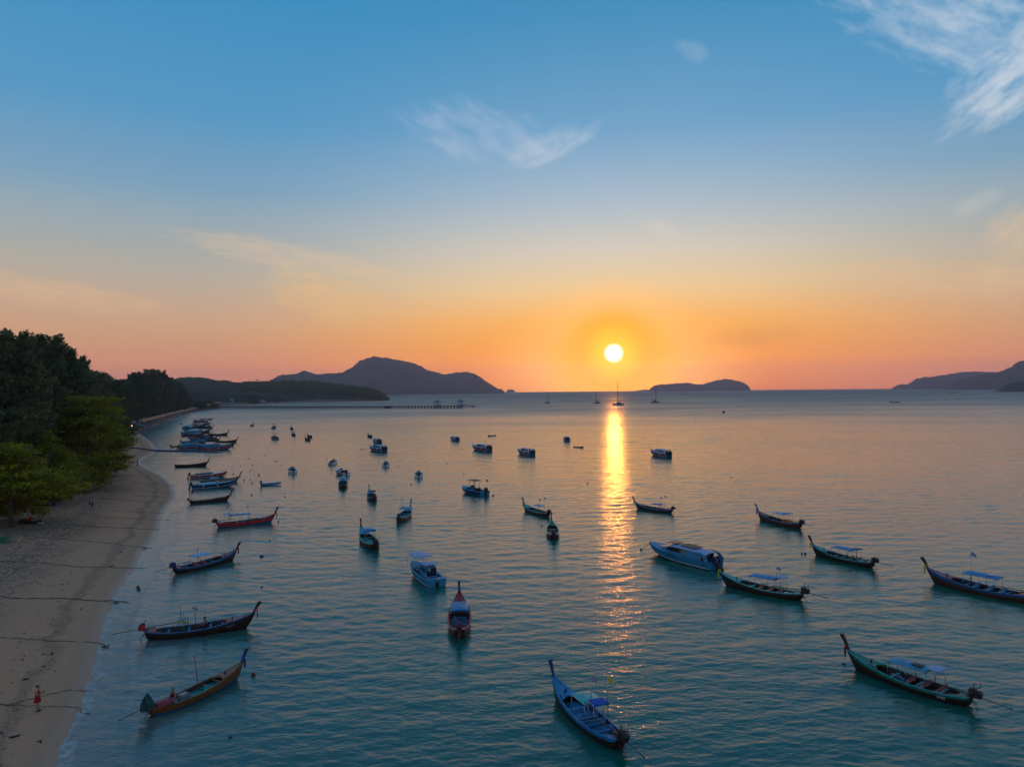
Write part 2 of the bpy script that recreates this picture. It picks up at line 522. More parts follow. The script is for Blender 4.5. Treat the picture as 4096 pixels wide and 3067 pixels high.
# strand line of weed
band = N.m('MULTIPLY', N.sstep(N.m('ABSOLUTE', N.m('SUBTRACT', a2, 3.6)), 0.15, 0.9, 1, 0), N.sstep(grit, 0.38, 0.6))
c = N.mix(N.m('MULTIPLY', band, 0.7), c, (0.10, 0.085, 0.075))
band2 = N.m('MULTIPLY', N.sstep(N.m('ABSOLUTE', N.m('SUBTRACT', a2, 13.0)), 0.2, 1.4, 1, 0), N.sstep(blot, 0.45, 0.62))
c = N.mix(N.m('MULTIPLY', band2, 0.6), c, (0.09, 0.06, 0.045))
wet = N.sstep(att, 0.2, 2.6, 1, 0)
c = N.mix(N.m('MULTIPLY', wet, 0.45), c, (0.32, 0.20, 0.15))
soil = N.mix(N.sstep(blot, 0.3, 0.7), (0.10, 0.075, 0.05), (0.045, 0.05, 0.02))
c = N.mix(N.sstep(a2, 34, 50), c, soil)
N.put(bs.inputs['Base Color'], c)
N.put(bs.inputs['Roughness'], N.sstep(att, 0.0, 1.6, 0.28, 0.9))
bs.inputs['Specular IOR Level'].default_value = 0.35
bp = N.new('ShaderNodeBump'); bp.inputs['Distance'].default_value = 0.12; bp.inputs['Strength'].default_value = 0.8
N.put(bp.inputs['Height'], N.m('ADD', N.m('MULTIPLY', grit, 0.6), blot)); N.put(bs.inputs['Normal'], bp.outputs[0])
me = np_mesh('beach', np.stack([X, Y, Zl], -1).reshape(-1, 3), grid_faces(len(az2), len(rl)), sm, smooth=True, attrs={'inland': D})
tag(link('beach', me), kind='structure')

# ------------------------------------------------------------------ far hills and islands
def foliage_far(name, c1, c2, scale):
    m = bpy.data.materials.new(name); m.use_nodes = True
    N = NT(m.node_tree); b = N.n['Principled BSDF']
    g = N.new('ShaderNodeNewGeometry').outputs['Position']
    nz = N.noise(g, scale, 6, 0.7)
    N.put(b.inputs['Base Color'], N.mix(N.sstep(nz, 0.35, 0.65), c1, c2))
    b.inputs['Roughness'].default_value = 0.9
    b.inputs['Specular IOR Level'].default_value = 0.1
    return m
wood_far = foliage_far('far_woodland', (0.012, 0.024, 0.012), (0.03, 0.045, 0.02), 0.03)
def hill(name, prof, dist0, dist1, depth, rough_amp, seed, base_z=-3.0, nu=420, nv=44, power=0.75, far_mult=1.0):
    """ridge whose skyline passes the given photo points; its foot lies at dist0 (left) .. dist1 (right)"""
    px = np.array([p[0] for p in prof], float); py = np.array([p[1] for p in prof], float)
    u = np.linspace(px[0], px[-1], nu)
    v = np.interp(u, px, py)
    dd = np.linspace(dist0, dist1, nu)
    rows = []
    for i in range(nu):
        P = at_y(u[i], v[i], dd[i])
        rows.append((P.x, P.y, max(P.z, 0.0)))
    rows = np.array(rows)
    vv = np.linspace(-1, 1, nv)
    fall = (1 - np.abs(vv) ** 2.0) ** power
    Zr = rows[:, 2][:, None] * fall[None, :]
    ax = rows[:, 0][:, None] / rows[:, 1][:, None]
    dep = depth * (0.25 + 0.75 * np.clip(rows[:, 2] / rows[:, 2].max(), 0, 1))
    # the ridge stands back from the near shore by its own depth
    Yg = rows[:, 1][:, None] + vv[None, :] * dep[:, None]
    Xg = rows[:, 0][:, None] + ax * (vv[None, :] * dep[:, None]) * 0.6
    nz = vnoise(Xg + seed * 771, Yg, 1 / (depth * 0.30), 5, 0.55) - 0.5
    nf = vnoise(Xg + seed * 31, Yg * 1.0, 1 / (rough_amp * 3.0), 3, 0.6) - 0.45
    env = np.clip(Zr / (rough_amp * 4), 0, 1)
    cl = (1 - fall)[None, :]
    Zg = Zr + nz * Zr * 0.9 * cl + nf * rough_amp * 2.0 * env
    Zg = Zg + base_z * (np.abs(vv)[None, :] > 0.98) - 0.5
    me = np_mesh(name, np.stack([Xg, Yg, Zg], -1).reshape(-1, 3), grid_faces(nu, nv), wood_far, smooth=True)
    return tag(link(name, me), kind='structure')
isl = [(1000, 1570), (1050, 1545), (1083, 1527), (1130, 1500), (1179, 1500), (1220, 1486), (1268, 1500), (1300, 1497), (1342, 1494), (1372, 1494), (1398, 1478), (1419, 1465),
       (1445, 1445), (1499, 1427), (1553, 1434), (1625, 1447), (1680, 1463), (1716, 1483), (1781, 1499), (1835, 1490), (1868, 1489),
       (1897, 1496), (1933, 1519), (1969, 1541), (1994, 1557), (2004, 1556), (2019, 1568)]
hill('island_hill', isl, 4700, 6200, 700, 13, 1, nu=700)
hill('island_hill', [(2597, 1563), (2603, 1552), (2624, 1541), (2686, 1537), (2714, 1533), (2757, 1534), (2800, 1540), (2828, 1535), (2865, 1524), (2900, 1517),
                 (2933, 1522), (2971, 1530), (2987, 1542), (2998, 1558), (3001, 1562)], 7600, 7600, 500, 14, 2)
hill('island_hill', [(3584, 1555), (3589, 1543), (3604, 1538), (3624, 1540), (3643, 1539), (3651, 1529), (3672, 1516), (3699, 1509), (3724, 1510),
                 (3769, 1502), (3823, 1493), (3877, 1488), (3931, 1489), (3982, 1490), (4100, 1492), (4300, 1500)], 6600, 6400, 600, 13, 3)
hill('island_hill', [(3790, 1557), (3830, 1530), (3877, 1510), (3930, 1502), (3985, 1493), (4025, 1481), (4060, 1465), (4074, 1454), (4096, 1442), (4200, 1405),
                 (4400, 1380), (4800, 1400)], 5000, 4200, 600, 12, 4)
hill('island_hill', [(2025, 1566), (2029, 1560), (2034, 1557.5), (2050, 1557.5), (2056, 1560), (2060, 1566)], 9300, 9300, 200, 4, 5, nu=60)
hill('island_hill', [(2545, 1563), (2565, 1559), (2585, 1558), (2600, 1560), (2620, 1563)], 9500, 9500, 400, 4, 6, nu=60)
hill('rocky_headland', [(3905, 1577), (3940, 1574), (3971, 1569), (3998, 1560), (4012, 1550), (4039, 1538), (4066, 1530), (4096, 1528), (4250, 1515), (4500, 1500)],
     2700, 2500, 160, 7, 7)
# ------------------------------------------------------------------ mesh builder
class MB:
    def __init__(s):
        s.v = []; s.f = []; s.mi = []; s.sm = []
    def add(s, vs, fs, mi=0, smooth=False):
        o = len(s.v)
        s.v += [tuple(v) for v in vs]
        for f in fs:
            s.f.append(tuple(i + o for i in f)); s.mi.append(mi); s.sm.append(smooth)
        return s
    def box(s, c, d, rz=0.0, ry=0.0, rx=0.0, mi=0, taper=None):
        """centre, full sizes; taper = scale of the top face in x, y"""
        M = Matrix.Rotation(rz, 3, 'Z') @ Matrix.Rotation(ry, 3, 'Y') @ Matrix.Rotation(rx, 3, 'X')
        vs = []
        for z in (-.5, .5):
            tx, ty = (taper if (taper and z > 0) else (1, 1))
            for x, y in ((-.5, -.5), (.5, -.5), (.5, .5), (-.5, .5)):
                p = M @ Vector((x * d[0] * tx, y * d[1] * ty, z * d[2]))
                vs.append((p.x + c[0], p.y + c[1], p.z + c[2]))
        return s.add(vs, [(3, 2, 1, 0), (4, 5, 6, 7), (0, 1, 5, 4), (1, 2, 6, 5), (2, 3, 7, 6), (3, 0, 4, 7)], mi)
    def tube(s, pts, r, n=6, mi=0, cap=True, smooth=True):
        pts = [Vector(p) for p in pts]
        rs_ = r if isinstance(r, (list, tuple)) else [r] * len(pts)
        vs = []; fs = []
        for i, p in enumerate(pts):
            d = (pts[min(i + 1, len(pts) - 1)] - pts[max(i - 1, 0)]).normalized()
            a = d.cross(Vector((0, 0, 1)))
            if a.length < 1e-3: a = d.cross(Vector((0, 1, 0)))
            a.normalize(); b = d.cross(a)
            for k in range(n):
                t = 2 * math.pi * k / n
                q = p + (a * math.cos(t) + b * math.sin(t)) * rs_[i]
                vs.append((q.x, q.y, q.z))
        for i in range(len(pts) - 1):
            for k in range(n):
                k2 = (k + 1) % n
                fs.append((i * n + k, i * n + k2, (i + 1) * n + k2, (i + 1) * n + k))
        if cap:
            fs.append(tuple(range(n))[::-1]); fs.append(tuple(range((len(pts) - 1) * n, len(pts) * n)))
        return s.add(vs, fs, mi, smooth)
    def loft(s, rows, mi=0, smooth=True, closed=False, caps=False):
        """rows of equally many points"""
        n = len(rows[0]); vs = [p for r_ in rows for p in r_]; fs = []
        for i in range(len(rows) - 1):
            for k in range(n if closed else n - 1):
                k2 = (k + 1) % n
                fs.append((i * n + k, (i + 1) * n + k, (i + 1) * n + k2, i * n + k2))
        if caps:
            fs.append(tuple(range(n))); fs.append(tuple(range((len(rows) - 1) * n, len(rows) * n))[::-1])
        return s.add(vs, fs, mi, smooth)
    def ball(s, c, r, n=8, mi=0, squash=(1, 1, 1)):
        rows = []
        for i in range(n // 2 + 1):
            ph = math.pi * i / (n // 2)
            rows.append([(c[0] + r * squash[0] * math.sin(ph) * math.cos(t), c[1] + r * squash[1] * math.sin(ph) * math.sin(t), c[2] + r * squash[2] * math.cos(ph))
                         for t in [2 * math.pi * k / n for k in range(n)]])
        return s.loft(rows, mi, True, closed=True)
    def mesh(s, name, mats):
        me = bpy.data.meshes.new(name)
        me.from_pydata(s.v, [], s.f)
        if not isinstance(mats, (list, tuple)): mats = [mats]
        for m in mats: me.materials.append(m)
        me.polygons.foreach_set('material_index', s.mi)
        me.polygons.foreach_set('use_smooth', s.sm)
        me.validate()
        me.update()
        return me
    def build(s, name, mats, parent=None):
        return link(name, s.mesh(name, mats), parent)

def paint(name, c, rough=0.45, n=3.0, amt=0.25, spec=0.4):
    return mat(name, c, rough, 0, n, amt, 0.0, None, spec)
P = {
    'wood_brown': paint('boat_brown', (0.10, 0.035, 0.018)), 'wood_dark': paint('boat_dark_wood', (0.035, 0.016, 0.012)),
    'maroon': paint('boat_maroon', (0.30, 0.012, 0.03)), 'red': paint('boat_red', (0.60, 0.025, 0.03)), 'pink': paint('boat_rose', (0.40, 0.08, 0.10)),
    'blue': paint('boat_blue', (0.01, 0.12, 0.30)), 'azure': paint('boat_azure', (0.01, 0.22, 0.50)), 'navy': paint('boat_navy', (0.01, 0.03, 0.14)), 'sky': paint('boat_blue_and_blue_lit_white', (0.04, 0.29, 0.50)),  # sky: white boats wear it too, blue ambient light painted in
    'teal': paint('boat_teal', (0.02, 0.34, 0.34)), 'green': paint('boat_green', (0.02, 0.20, 0.12)), 'turq': paint('boat_turquoise', (0.05, 0.48, 0.48)),
    'yellow': paint('boat_yellow', (0.62, 0.42, 0.02)), 'ochre': paint('boat_ochre', (0.20, 0.075, 0.015)), 'white': paint('boat_white', (0.78, 0.80, 0.84), 0.35, 1.5, 0.1),
    'cream': paint('boat_cream', (0.62, 0.60, 0.38)), 'grey': paint('boat_grey', (0.28, 0.29, 0.31)), 'black': paint('boat_black', (0.012, 0.012, 0.014), 0.5),
    'tan': paint('boat_tan', (0.34, 0.17, 0.09), 0.7), 'orange': paint('boat_orange', (0.70, 0.16, 0.02)), 'lilac': paint('boat_lilac', (0.55, 0.50, 0.75)),
    'glass': mat('tinted_glass', (0.012, 0.014, 0.02), 0.08, 0, None, spec=0.9), 'steel': mat('steel', (0.45, 0.46, 0.48), 0.35, 0.9),
    'iron': paint('engine_iron', (0.045, 0.045, 0.05), 0.5, 9, 0.4), 'rust': paint('rusty_iron', (0.16, 0.06, 0.03), 0.7, 9, 0.5),
    'tarp_blue': paint('tarp_blue', (0.02, 0.26, 0.58), 0.6, 5, 0.2), 'tarp_pale': paint('tarp_pale_blue', (0.22, 0.52, 0.76), 0.6, 5, 0.15),
    'tarp_lilac': paint('tarp_lilac', (0.33, 0.43, 0.66), 0.6, 5, 0.15), 'cloth_red': paint('cloth_red', (0.36, 0.012, 0.022), 0.85, 12, 0.3),
    'cloth_yellow': paint('cloth_yellow', (0.80, 0.60, 0.02), 0.85, 12, 0.2), 'cloth_green': paint('cloth_green', (0.10, 0.30, 0.08), 0.85, 12, 0.3),
    'cloth_blue': paint('cloth_blue', (0.03, 0.12, 0.55), 0.85, 12, 0.3), 'cloth_teal': paint('cloth_teal', (0.05, 0.38, 0.40), 0.85, 12, 0.3),
    'cloth_pink': paint('cloth_pink', (0.75, 0.04, 0.22), 0.85, 12, 0.3), 'rope': paint('rope', (0.10, 0.085, 0.06), 0.9, 30, 0.4),
}
def prm(t, ts, vs_):
    return float(np.interp(t, ts, vs_))
HT = [0, .1, .25, .4, .55, .7, .82, .92, 1.0]
HX = [-4.55, -3.95, -2.8, -1.5, 0, 1.6, 2.9, 3.95, 4.80]
HZ = [.80, .70, .60, .56, .60, .74, .93, 1.16, 1.45]
HB = [.40, .62, .86, .98, 1.0, .86, .60, .31, .07]
KX = [-4.30, -3.85, -2.8, -1.5, 0, 1.6, 2.9, 3.9, 4.74]
KZ = [.02, -.18, -.28, -.3, -.3, -.3, -.27, -.16, 1.36]
def hull_rows(n=22, inset=0.0, floor=None):
    rows = []
    for i in range(n):
        t = i / (n - 1)
        t = 1 - (1 - t) ** 1.15
        x, z, b = prm(t, HT, HX), prm(t, HT, HZ), max(prm(t, HT, HB) - inset, 0.012)
        kx, kz = prm(t, HT, KX), prm(t, HT, KZ)
        rows.append((t, x, z, b, kx, kz))
    return rows
def curve_pts(ctrl, n=16):
    """smooth 1-D interpolation of control rows"""
    ctrl = np.array(ctrl, float); m_ = len(ctrl)
    out = []
    for i in range(n):
        u = i / (n - 1) * (m_ - 1); k = min(int(u), m_ - 2); f = u - k
        p0_, p1_, p2_, p3_ = ctrl[max(k - 1, 0)], ctrl[k], ctrl[k + 1], ctrl[min(k + 2, m_ - 1)]
        out.append(0.5 * ((2 * p1_) + (-p0_ + p2_) * f + (2 * p0_ - 5 * p1_ + 4 * p2_ - p3_) * f * f + (-p0_ + 3 * p1_ - 3 * p2_ + p3_) * f ** 3))
    return np.array(out)
HULL = curve_pts(np.stack([HX, HZ, HB, KX, KZ], -1), 26)
_cache = {}
def hull_mesh(hull, bottom, stripe):
    key = ('hull', hull, bottom, stripe)
    if key in _cache: return _cache[key]
    mb = MB()
    rows = []
    for (x, z, b, kx, kz) in HULL:
        b = max(b, 0.02)
        pts = []
        for (fb, fz, fk) in ((1, 1, 0), (1.01, .78, .12), (.96, .45, .4), (.80, .18, .75), (.42, .04, .93), (0, 0, 1)):
            pts.append((x * (1 - fk) + kx * fk, b * fb, z * fz + kz * (1 - fz)))
        rows.append(pts + [(p[0], -p[1], p[2]) for p in pts[-2::-1]])
    n = len(rows[0]); vs_ = [p for r_ in rows for p in r_]
    for i in range(len(rows) - 1):
        for k in range(n - 1):
            kk = min(k, n - 2 - k)
            mi = 1 if kk >= 2 else (2 if kk == 0 else 0)
            mb.f.append((i * n + k, (i + 1) * n + k, (i + 1) * n + k + 1, i * n + k + 1)); mb.mi.append(mi); mb.sm.append(True)
    mb.v = vs_
    mb.f.append(tuple(range(n))); mb.mi.append(0); mb.sm.append(False)
    # inner skin and bilge
    ri = []
    for (x, z, b, kx, kz) in HULL[1:-3]:
        b = max(b - .07, .02)
        zf = min(.16, z - .1)
        ri.append([(x, b, z - .02), (x, b * .93, (z + zf) / 2), (x, b * .8, zf), (x, -b * .8, zf), (x, -b * .93, (z + zf) / 2), (x, -b, z - .02)])
    mb.loft(ri, 3, True)
    _cache[key] = mb.mesh('hull', [P[hull], P[bottom], P[stripe], P['wood_dark']])
    return _cache[key]
def rim_mesh(col):
    key = ('rim', col)
    if key in _cache: return _cache[key]
    mb = MB()
    for sgn in (1, -1):
        rows = []
        for (x, z, b, kx, kz) in HULL:
            b = max(b, .03)
            o, i_ = b + .045, max(b - .10, .0)
            rows.append([(x, sgn * o, z - .05), (x, sgn * o, z + .025), (x, sgn * i_, z + .03), (x, sgn * i_, z - .04)])
        mb.loft(rows, 0, False, closed=True, caps=True)
    _cache[key] = mb.mesh('gunwale', P[col])
    return _cache[key]
def hull_at(x):
    xs_ = HULL[:, 0]
    return float(np.interp(x, xs_, HULL[:, 1])), float(np.interp(x, xs_, HULL[:, 2]))
def deck_mesh(x0, x1, col, n=9, edge=None):
    key = ('deck', x0, x1, col)
    if key in _cache: return _cache[key]
    mb = MB(); rows = []; low = []
    for i in range(n):
        x = x0 + (x1 - x0) * i / (n - 1)
        z, b = hull_at(x); b = max(b - .06, .01)
        cam_ = .05 * b
        # the open edge of the deck is hollowed like a horseshoe
        xe = (lambda y: x + (0.5 * (y / max(b, .1)) ** 2 * (-1 if x0 < x1 and x1 > 0 else 1) * (1 - i / (n - 1))) if i < 3 else x)
        rows.append([(xe(y), y, z + .005 + cam_ * (1 - (y / b) ** 2)) for y in np.linspace(-b, b, 7)])
    mb.loft(rows, 0, True)
    r0 = rows[0]
    mb.loft([r0, [(p[0], p[1], p[2] - .12) for p in r0]], 0, False)
    _cache[key] = mb.mesh('deck', P[col])
    return _cache[key]
def flag_mesh(kind, l=.55, h=.36):
    key = ('flag', kind)
    if key in _cache: return _cache[key]
    mb = MB()
    nx = 7
    bands = [(0, 1 / 6, 0), (1 / 6, 2 / 6, 1), (2 / 6, 4 / 6, 2), (4 / 6, 5 / 6, 1), (5 / 6, 1, 0)] if kind == 'thai' else [(0, 1, 0)]
    for (a, b, mi) in bands:
        rows = []
        for i in range(nx):
            u = i / (nx - 1)
            w = .07 * math.sin(u * 5.5) * u
            dz = -.42 * u * u * h * 1.6
            rows.append([(-u * l * .8, w, q * h + dz - (q - .5) * .2 * u * h) for q in (a, b)])
        mb.loft(rows, mi, True)
    mats_ = [P['cloth_red'], P['white'], P['cloth_blue']] if kind == 'thai' else [P[kind]]
    _cache[key] = mb.mesh('flag', mats_)
    return _cache[key]
def add_flag(root, x, y, z, h, kind, rz=0.0):
    fl = link('flag', flag_mesh(kind), root)
    fl.location = (x, y, z + h - .38); fl.rotation_euler = (0, 0, rz)
    pm = _cache.get(('pole', round(h, 1)))
    if pm is None:
        pm = MB().tube([(0, 0, -(h - .38)), (0, 0, .40)], .028, 5).mesh('pole', P['steel']); _cache[('pole', round(h, 1))] = pm
    link('pole', pm, fl)
    return fl
def engine_mesh(kind):
    key = ('eng', kind)
    if key in _cache: return _cache[key]
    mb = MB()
    if kind == 'block':
        mb.box((0, 0, .28), (.62, .42, .40), mi=0)
        mb.box((.05, 0, .55), (.44, .34, .16), mi=0, taper=(.8, .8))
        mb.tube([(-.34, 0, .30), (-.46, 0, .30)], .24, 12, mi=0)
        mb.tube([(-.05, .12, .6), (-.05, .12, .95), (-.2, .12, 1.02)], .035, 6, mi=1)
        mb.tube([(.2, -.2, .3), (.2, -.42, .34), (.0, -.46, .4)], .04, 6, mi=1)
        mb.tube([(.1, .26, .15), (.1, .26, .5)], .10, 8, mi=0)
        mb.box((.30, .0, .5), (.1, .5, .06), mi=1)
        mb.box((0, 0, .02), (.8, .22, .12), mi=1)
        mb.tube([(-.2, -.15, .6), (-.35, -.3, .75), (-.3, -.3, .95)], .03, 5, mi=1)
        mats_ = [P['iron'], P['rust']]
    elif kind == 'red':
        mb.box((0, 0, .30), (.42, .38, .46), mi=0, taper=(.9, .85)); mb.box((0, 0, .60), (.3, .26, .1), mi=1)
        mb.tube([(-.22, 0, .3), (-.32, 0, .3)], .2, 10, mi=1); mb.box((0, 0, .04), (.7, .2, .1), mi=1)
        mb.tube([(.1, .1, .6), (.1, .1, .82), (.3, .1, .8)], .03, 5, mi=1)
        mats_ = [P['red'], P['iron']]
    elif kind == 'cover':
        mb.box((0, 0, .35), (.74, .52, .62), taper=(.78, .8)); mb.ball((0, 0, .64), .27, 8, squash=(1.1, .8, .35))
        mats_ = [P['navy']]
    else:   # a tarpaulin drawn up to a point over the engine
        rows = []
        for q, (zr, rd) in enumerate(((-.15, .52), (.1, .56), (.45, .5), (.8, .34), (1.05, .16), (1.2, .02))):
            rows.append([((rd + .06 * math.sin(k * 2.3 + q)) * math.cos(k * math.pi / 6), (rd + .05 * math.cos(k * 1.7 + q)) * math.sin(k * math.pi / 6) * .8, zr) for k in range(12)])
        mb.loft(rows, 0, False, closed=True)
        mats_ = [mat('checked_tarpaulin', (0.03, 0.12, 0.12), .9, 0, 5, .8, .5)]
    _cache[key] = mb.mesh('engine', mats_)
    return _cache[key]
def canopy_mesh(col, L, W, h=.16):
    key = ('can', col, L, W)
    if key in _cache: return _cache[key]
    mb = MB(); rows = []
    n = 10
    for i in range(n):
        x = -L / 2 + L * i / (n - 1)
        e = 1 - abs(2 * i / (n - 1) - 1) ** 6 * .5
        rows.append([(x, W / 2 * math.sin(a_), h * (math.cos(a_) - .2) * e + .015 * math.sin(i * 2.1) - (0.03 if i in (0, n - 1) else 0)) for a_ in np.linspace(-1.45, 1.45, 9)])
    mb.loft(rows, 0, True)
    mb.loft([[(p[0], p[1] * .985, p[2] - .03) for p in r_] for r_ in rows], 0, True)
    mb.loft([[(p[0], p[1] * 1.005, p[2] + .004 - q) for p in rows[0]] for q in (0, .1)], 0, False)
    for y in (-W / 2 * .99, W / 2 * .99):
        mb.tube([(-L / 2, y, .0), (L / 2, y, .0)], .02, 5, mi=1)
    for i in range(1, n - 1, 2):
        mb.tube([(p[0], p[1], p[2] - .045) for p in rows[i]], .014, 4, mi=1)
    _cache[key] = mb.mesh('canopy', [P[col], P['steel']])
    return _cache[key]
def shared(key, fn):
    if key not in _cache: _cache[key] = fn()
    return _cache[key]

def longtail(bow, stern, label, hull='wood_brown', rim='blue', bottom=None, stripe=None, deck='pink', prow='wood_brown', sash='cloth_red',
             canopy=None, cl=2.3, cx=-.6, canopy2=None, flags=(), engine='block', near=0, inside='wood_dark', benches=(), boards=0, bench_col='sky',
             prow_h=1.0, group='longtail boats moored in the bay', zc=1.75, nthw=3, shaft=True, L=None, posts_col='steel', tiller=True, cat='longtail boat'):
    pb, ps = at(*bow), at(*stern)
    d = pb - ps
    Lw = d.length
    c = (pb + ps) / 2
    sc_ = min(max(Lw / 8.6, .84), 1.22) if L is None else L / 8.6
    root = empty('longtail_boat', (c.x, c.y, 0), math.atan2(d.y, d.x), label, cat, group)
    root.scale = (sc_,) * 3
    root.rotation_euler.x = random.uniform(-.02, .02)
    link('hull', hull_mesh(hull, bottom or hull, stripe or hull), root)
    link('gunwale', rim_mesh(rim), root)
    link('bow_deck', deck_mesh(2.35, 4.72, deck), root)
    link('stern_deck', deck_mesh(-3.75, -4.5, deck, 5), root)
    # prow post : a plank that widens upward
    def mk_prow():
        mb = MB(); rows = []
        for q in range(7):
            u = q / 6
            x = 4.60 + .42 * u + .22 * u * u; z = 1.30 + (1.15 * prow_h) * u
            wx = .085 + .06 * u; wy = .06 + .075 * u ** 1.5
            tl = .30
            rows.append([(x - wx, -wy, z - wx * tl * -1), (x + wx, -wy * .7, z - wx * tl), (x + wx, wy * .7, z - wx * tl), (x - wx, wy, z + wx * tl)])
        mb.loft(rows, 0, False, closed=True, caps=True)
        mb.tube([(4.30, 0, .45), (4.55, 0, .95), (4.72, 0, 1.42)], [.04, .05, .09], 6)
        return mb.mesh('prow_post', P[prow])
    link('prow_post', shared(('prow', prow, prow_h), mk_prow), root)
    if sash:
        def mk_sash():
            mb = MB()
            for k, zz_ in enumerate((1.52, 1.60, 1.67)):
                mb.tube([(4.74 + .03 * k + .12 * math.cos(t), .11 * math.sin(t), zz_) for t in np.linspace(0, 6.283, 9)], .045, 5)
            for k, (y, ln) in enumerate(((.05, .85), (-.06, .72), (0, .62))):
                mb.box((4.93 + .03 * k, y, 1.55 - ln / 2), (.05, .10 + .02 * k, ln), taper=(.8, .6))
            return mb.mesh('sash', P[sash])
        link('sash', shared(('sash', sash), mk_sash), root)
    # floor boards, thwarts, posts on the bow
    if boards:
        for k in range(boards):
            x = 2.25 - .30 * k
            z_, b_ = hull_at(x); b_ -= .12
            bd = MB().box((0, 0, 0), (.275, 2 * b_, .035)).build('floor_board', P[inside], root)
            bd.location = (x, 0, .34 + .008 * (k % 2))
    fl_x0 = -3.7
    def mk_floor():
        mb = MB(); rows = []
        for x in np.linspace(fl_x0, 2.4, 14):
            z_, b_ = hull_at(x); b_ = (b_ - .1) * .86
            rows.append([(x, -b_, .22), (x, b_, .22)])
        mb.loft(rows, 0, False)
        for x in np.linspace(-3.4, 2.2, 10):      # ribs up the sides
            z_, b_ = hull_at(x)
            for sg in (1, -1):
                mb.box((x, sg * (b_ - .10), (z_ + .2) / 2 + .02), (.07, .05, z_ - .22), mi=1)
        return mb.mesh('floor', [P[inside], P['tan'] if inside == 'wood_dark' else P['wood_dark']])
    link('floor', shared(('floor', inside), mk_floor), root)
    for k in range(nthw):
        x = (-2.6, -.9, .9, 1.9)[k]
        z_, b_ = hull_at(x)
        tm = shared(('thw', k, rim), lambda: MB().box((0, 0, 0), (.2, 2 * (b_ - .05), .04)).mesh('thwart', P[rim]))
        link('thwart', tm, root).location = (x, 0, z_ - .13)
    mp = shared(('bitt', prow), lambda: MB().box((0, 0, .12), (.09, .09, .34)).box((0, .0, .1), (.05, .3, .05)).mesh('mooring_post', P[prow]))
    link('mooring_post', mp, root).location = (2.75, .0, .93)
    for x in benches:
        bn = shared(('bench', bench_col), lambda: MB().box((0, 0, 0), (.36, 1.35, .045)).box((.0, -.5, -.12), (.3, .05, .2)).box((0, .5, -.12), (.3, .05, .2)).mesh('bench', P[bench_col]))
        bo = link('bench', bn, root); bo.location = (x, 0, .48)
        sl_ = shared(('slat', bench_col), lambda: MB().box((0, 0, 0), (.03, 1.3, .075)).mesh('slat', P[bench_col]))
        for q in range(3):
            so = link('slat', sl_, bo); so.location = (-.20 - .02 * q, 0, .16 + .11 * q)
    if canopy:
        W_ = 1.55
        co = link('canopy', canopy_mesh(canopy, cl, W_), root); co.location = (cx, 0, zc)
        pmh = shared(('cpost', round(zc, 2), posts_col), lambda: MB().tube([(0, 0, -(zc - .55)), (0, 0, .02)], .022, 5).mesh('post', P[posts_col]))
        for xx in ((-cl / 2 + .08, 0, cl / 2 - .08) if cl > 2 else (-cl / 2 + .08, cl / 2 - .08)):
            for sg in (1, -1):
                po = link('post', pmh, co); po.location = (xx, sg * W_ * .48, 0)
    if canopy2:
        co = link('small_canopy', canopy_mesh(canopy2, .95, 1.25, .08), root); co.location = (cx - cl / 2 - .45, .0, zc + .30)
        pmh = shared(('cpost2', round(zc, 2)), lambda: MB().tube([(0, 0, -(zc - .25)), (0, 0, .02)], .02, 5).mesh('post', P['steel']))
        for xx in (-.35, .35):
            for sg in (1, -1):
                po = link('post', pmh, co); po.location = (xx, sg * .55, 0)
    if engine:
        en = link('engine', engine_mesh(engine), root); en.location = (-4.75, 0, .80)
        en.rotation_euler = (0, R(4), 0)
        if shaft:
            link('drive_shaft', shared('shaft', lambda: MB().tube([(-.35, 0, .1), (-2.3, 0, -.18)], .03, 6).tube([(-2.2, .0, -.18), (-2.32, 0, -.2)], .05, 6).mesh('drive_shaft', P['iron'])), en)
        if tiller:
            link('tiller', shared('tiller', lambda: MB().tube([(.3, 0, .3), (1.2, .15, .32), (3.0, .42, .50)], .035, 6).tube([(.3, 0, .1), (1.0, .1, .2)], .05, 6).mesh('tiller', P['iron'])), en)
        link('stern_bracket', shared('brk', lambda: MB().box((-4.5, 0, .84), (.35, .5, .12)).tube([(-4.45, .12, .5), (-4.75, .12, .35), (-4.95, .12, -.05), (-4.7, .12, -.2)], .03, 5)
             .tube([(-4.45, -.12, .5), (-4.75, -.12, .35), (-4.95, -.12, -.05), (-4.7, -.12, -.2)], .03, 5).mesh('stern_bracket', P['rust'])), root)
    for (x, y, z, h, kind) in flags:
        add_flag(root, x, y, z, h, kind, R(20))
    return root
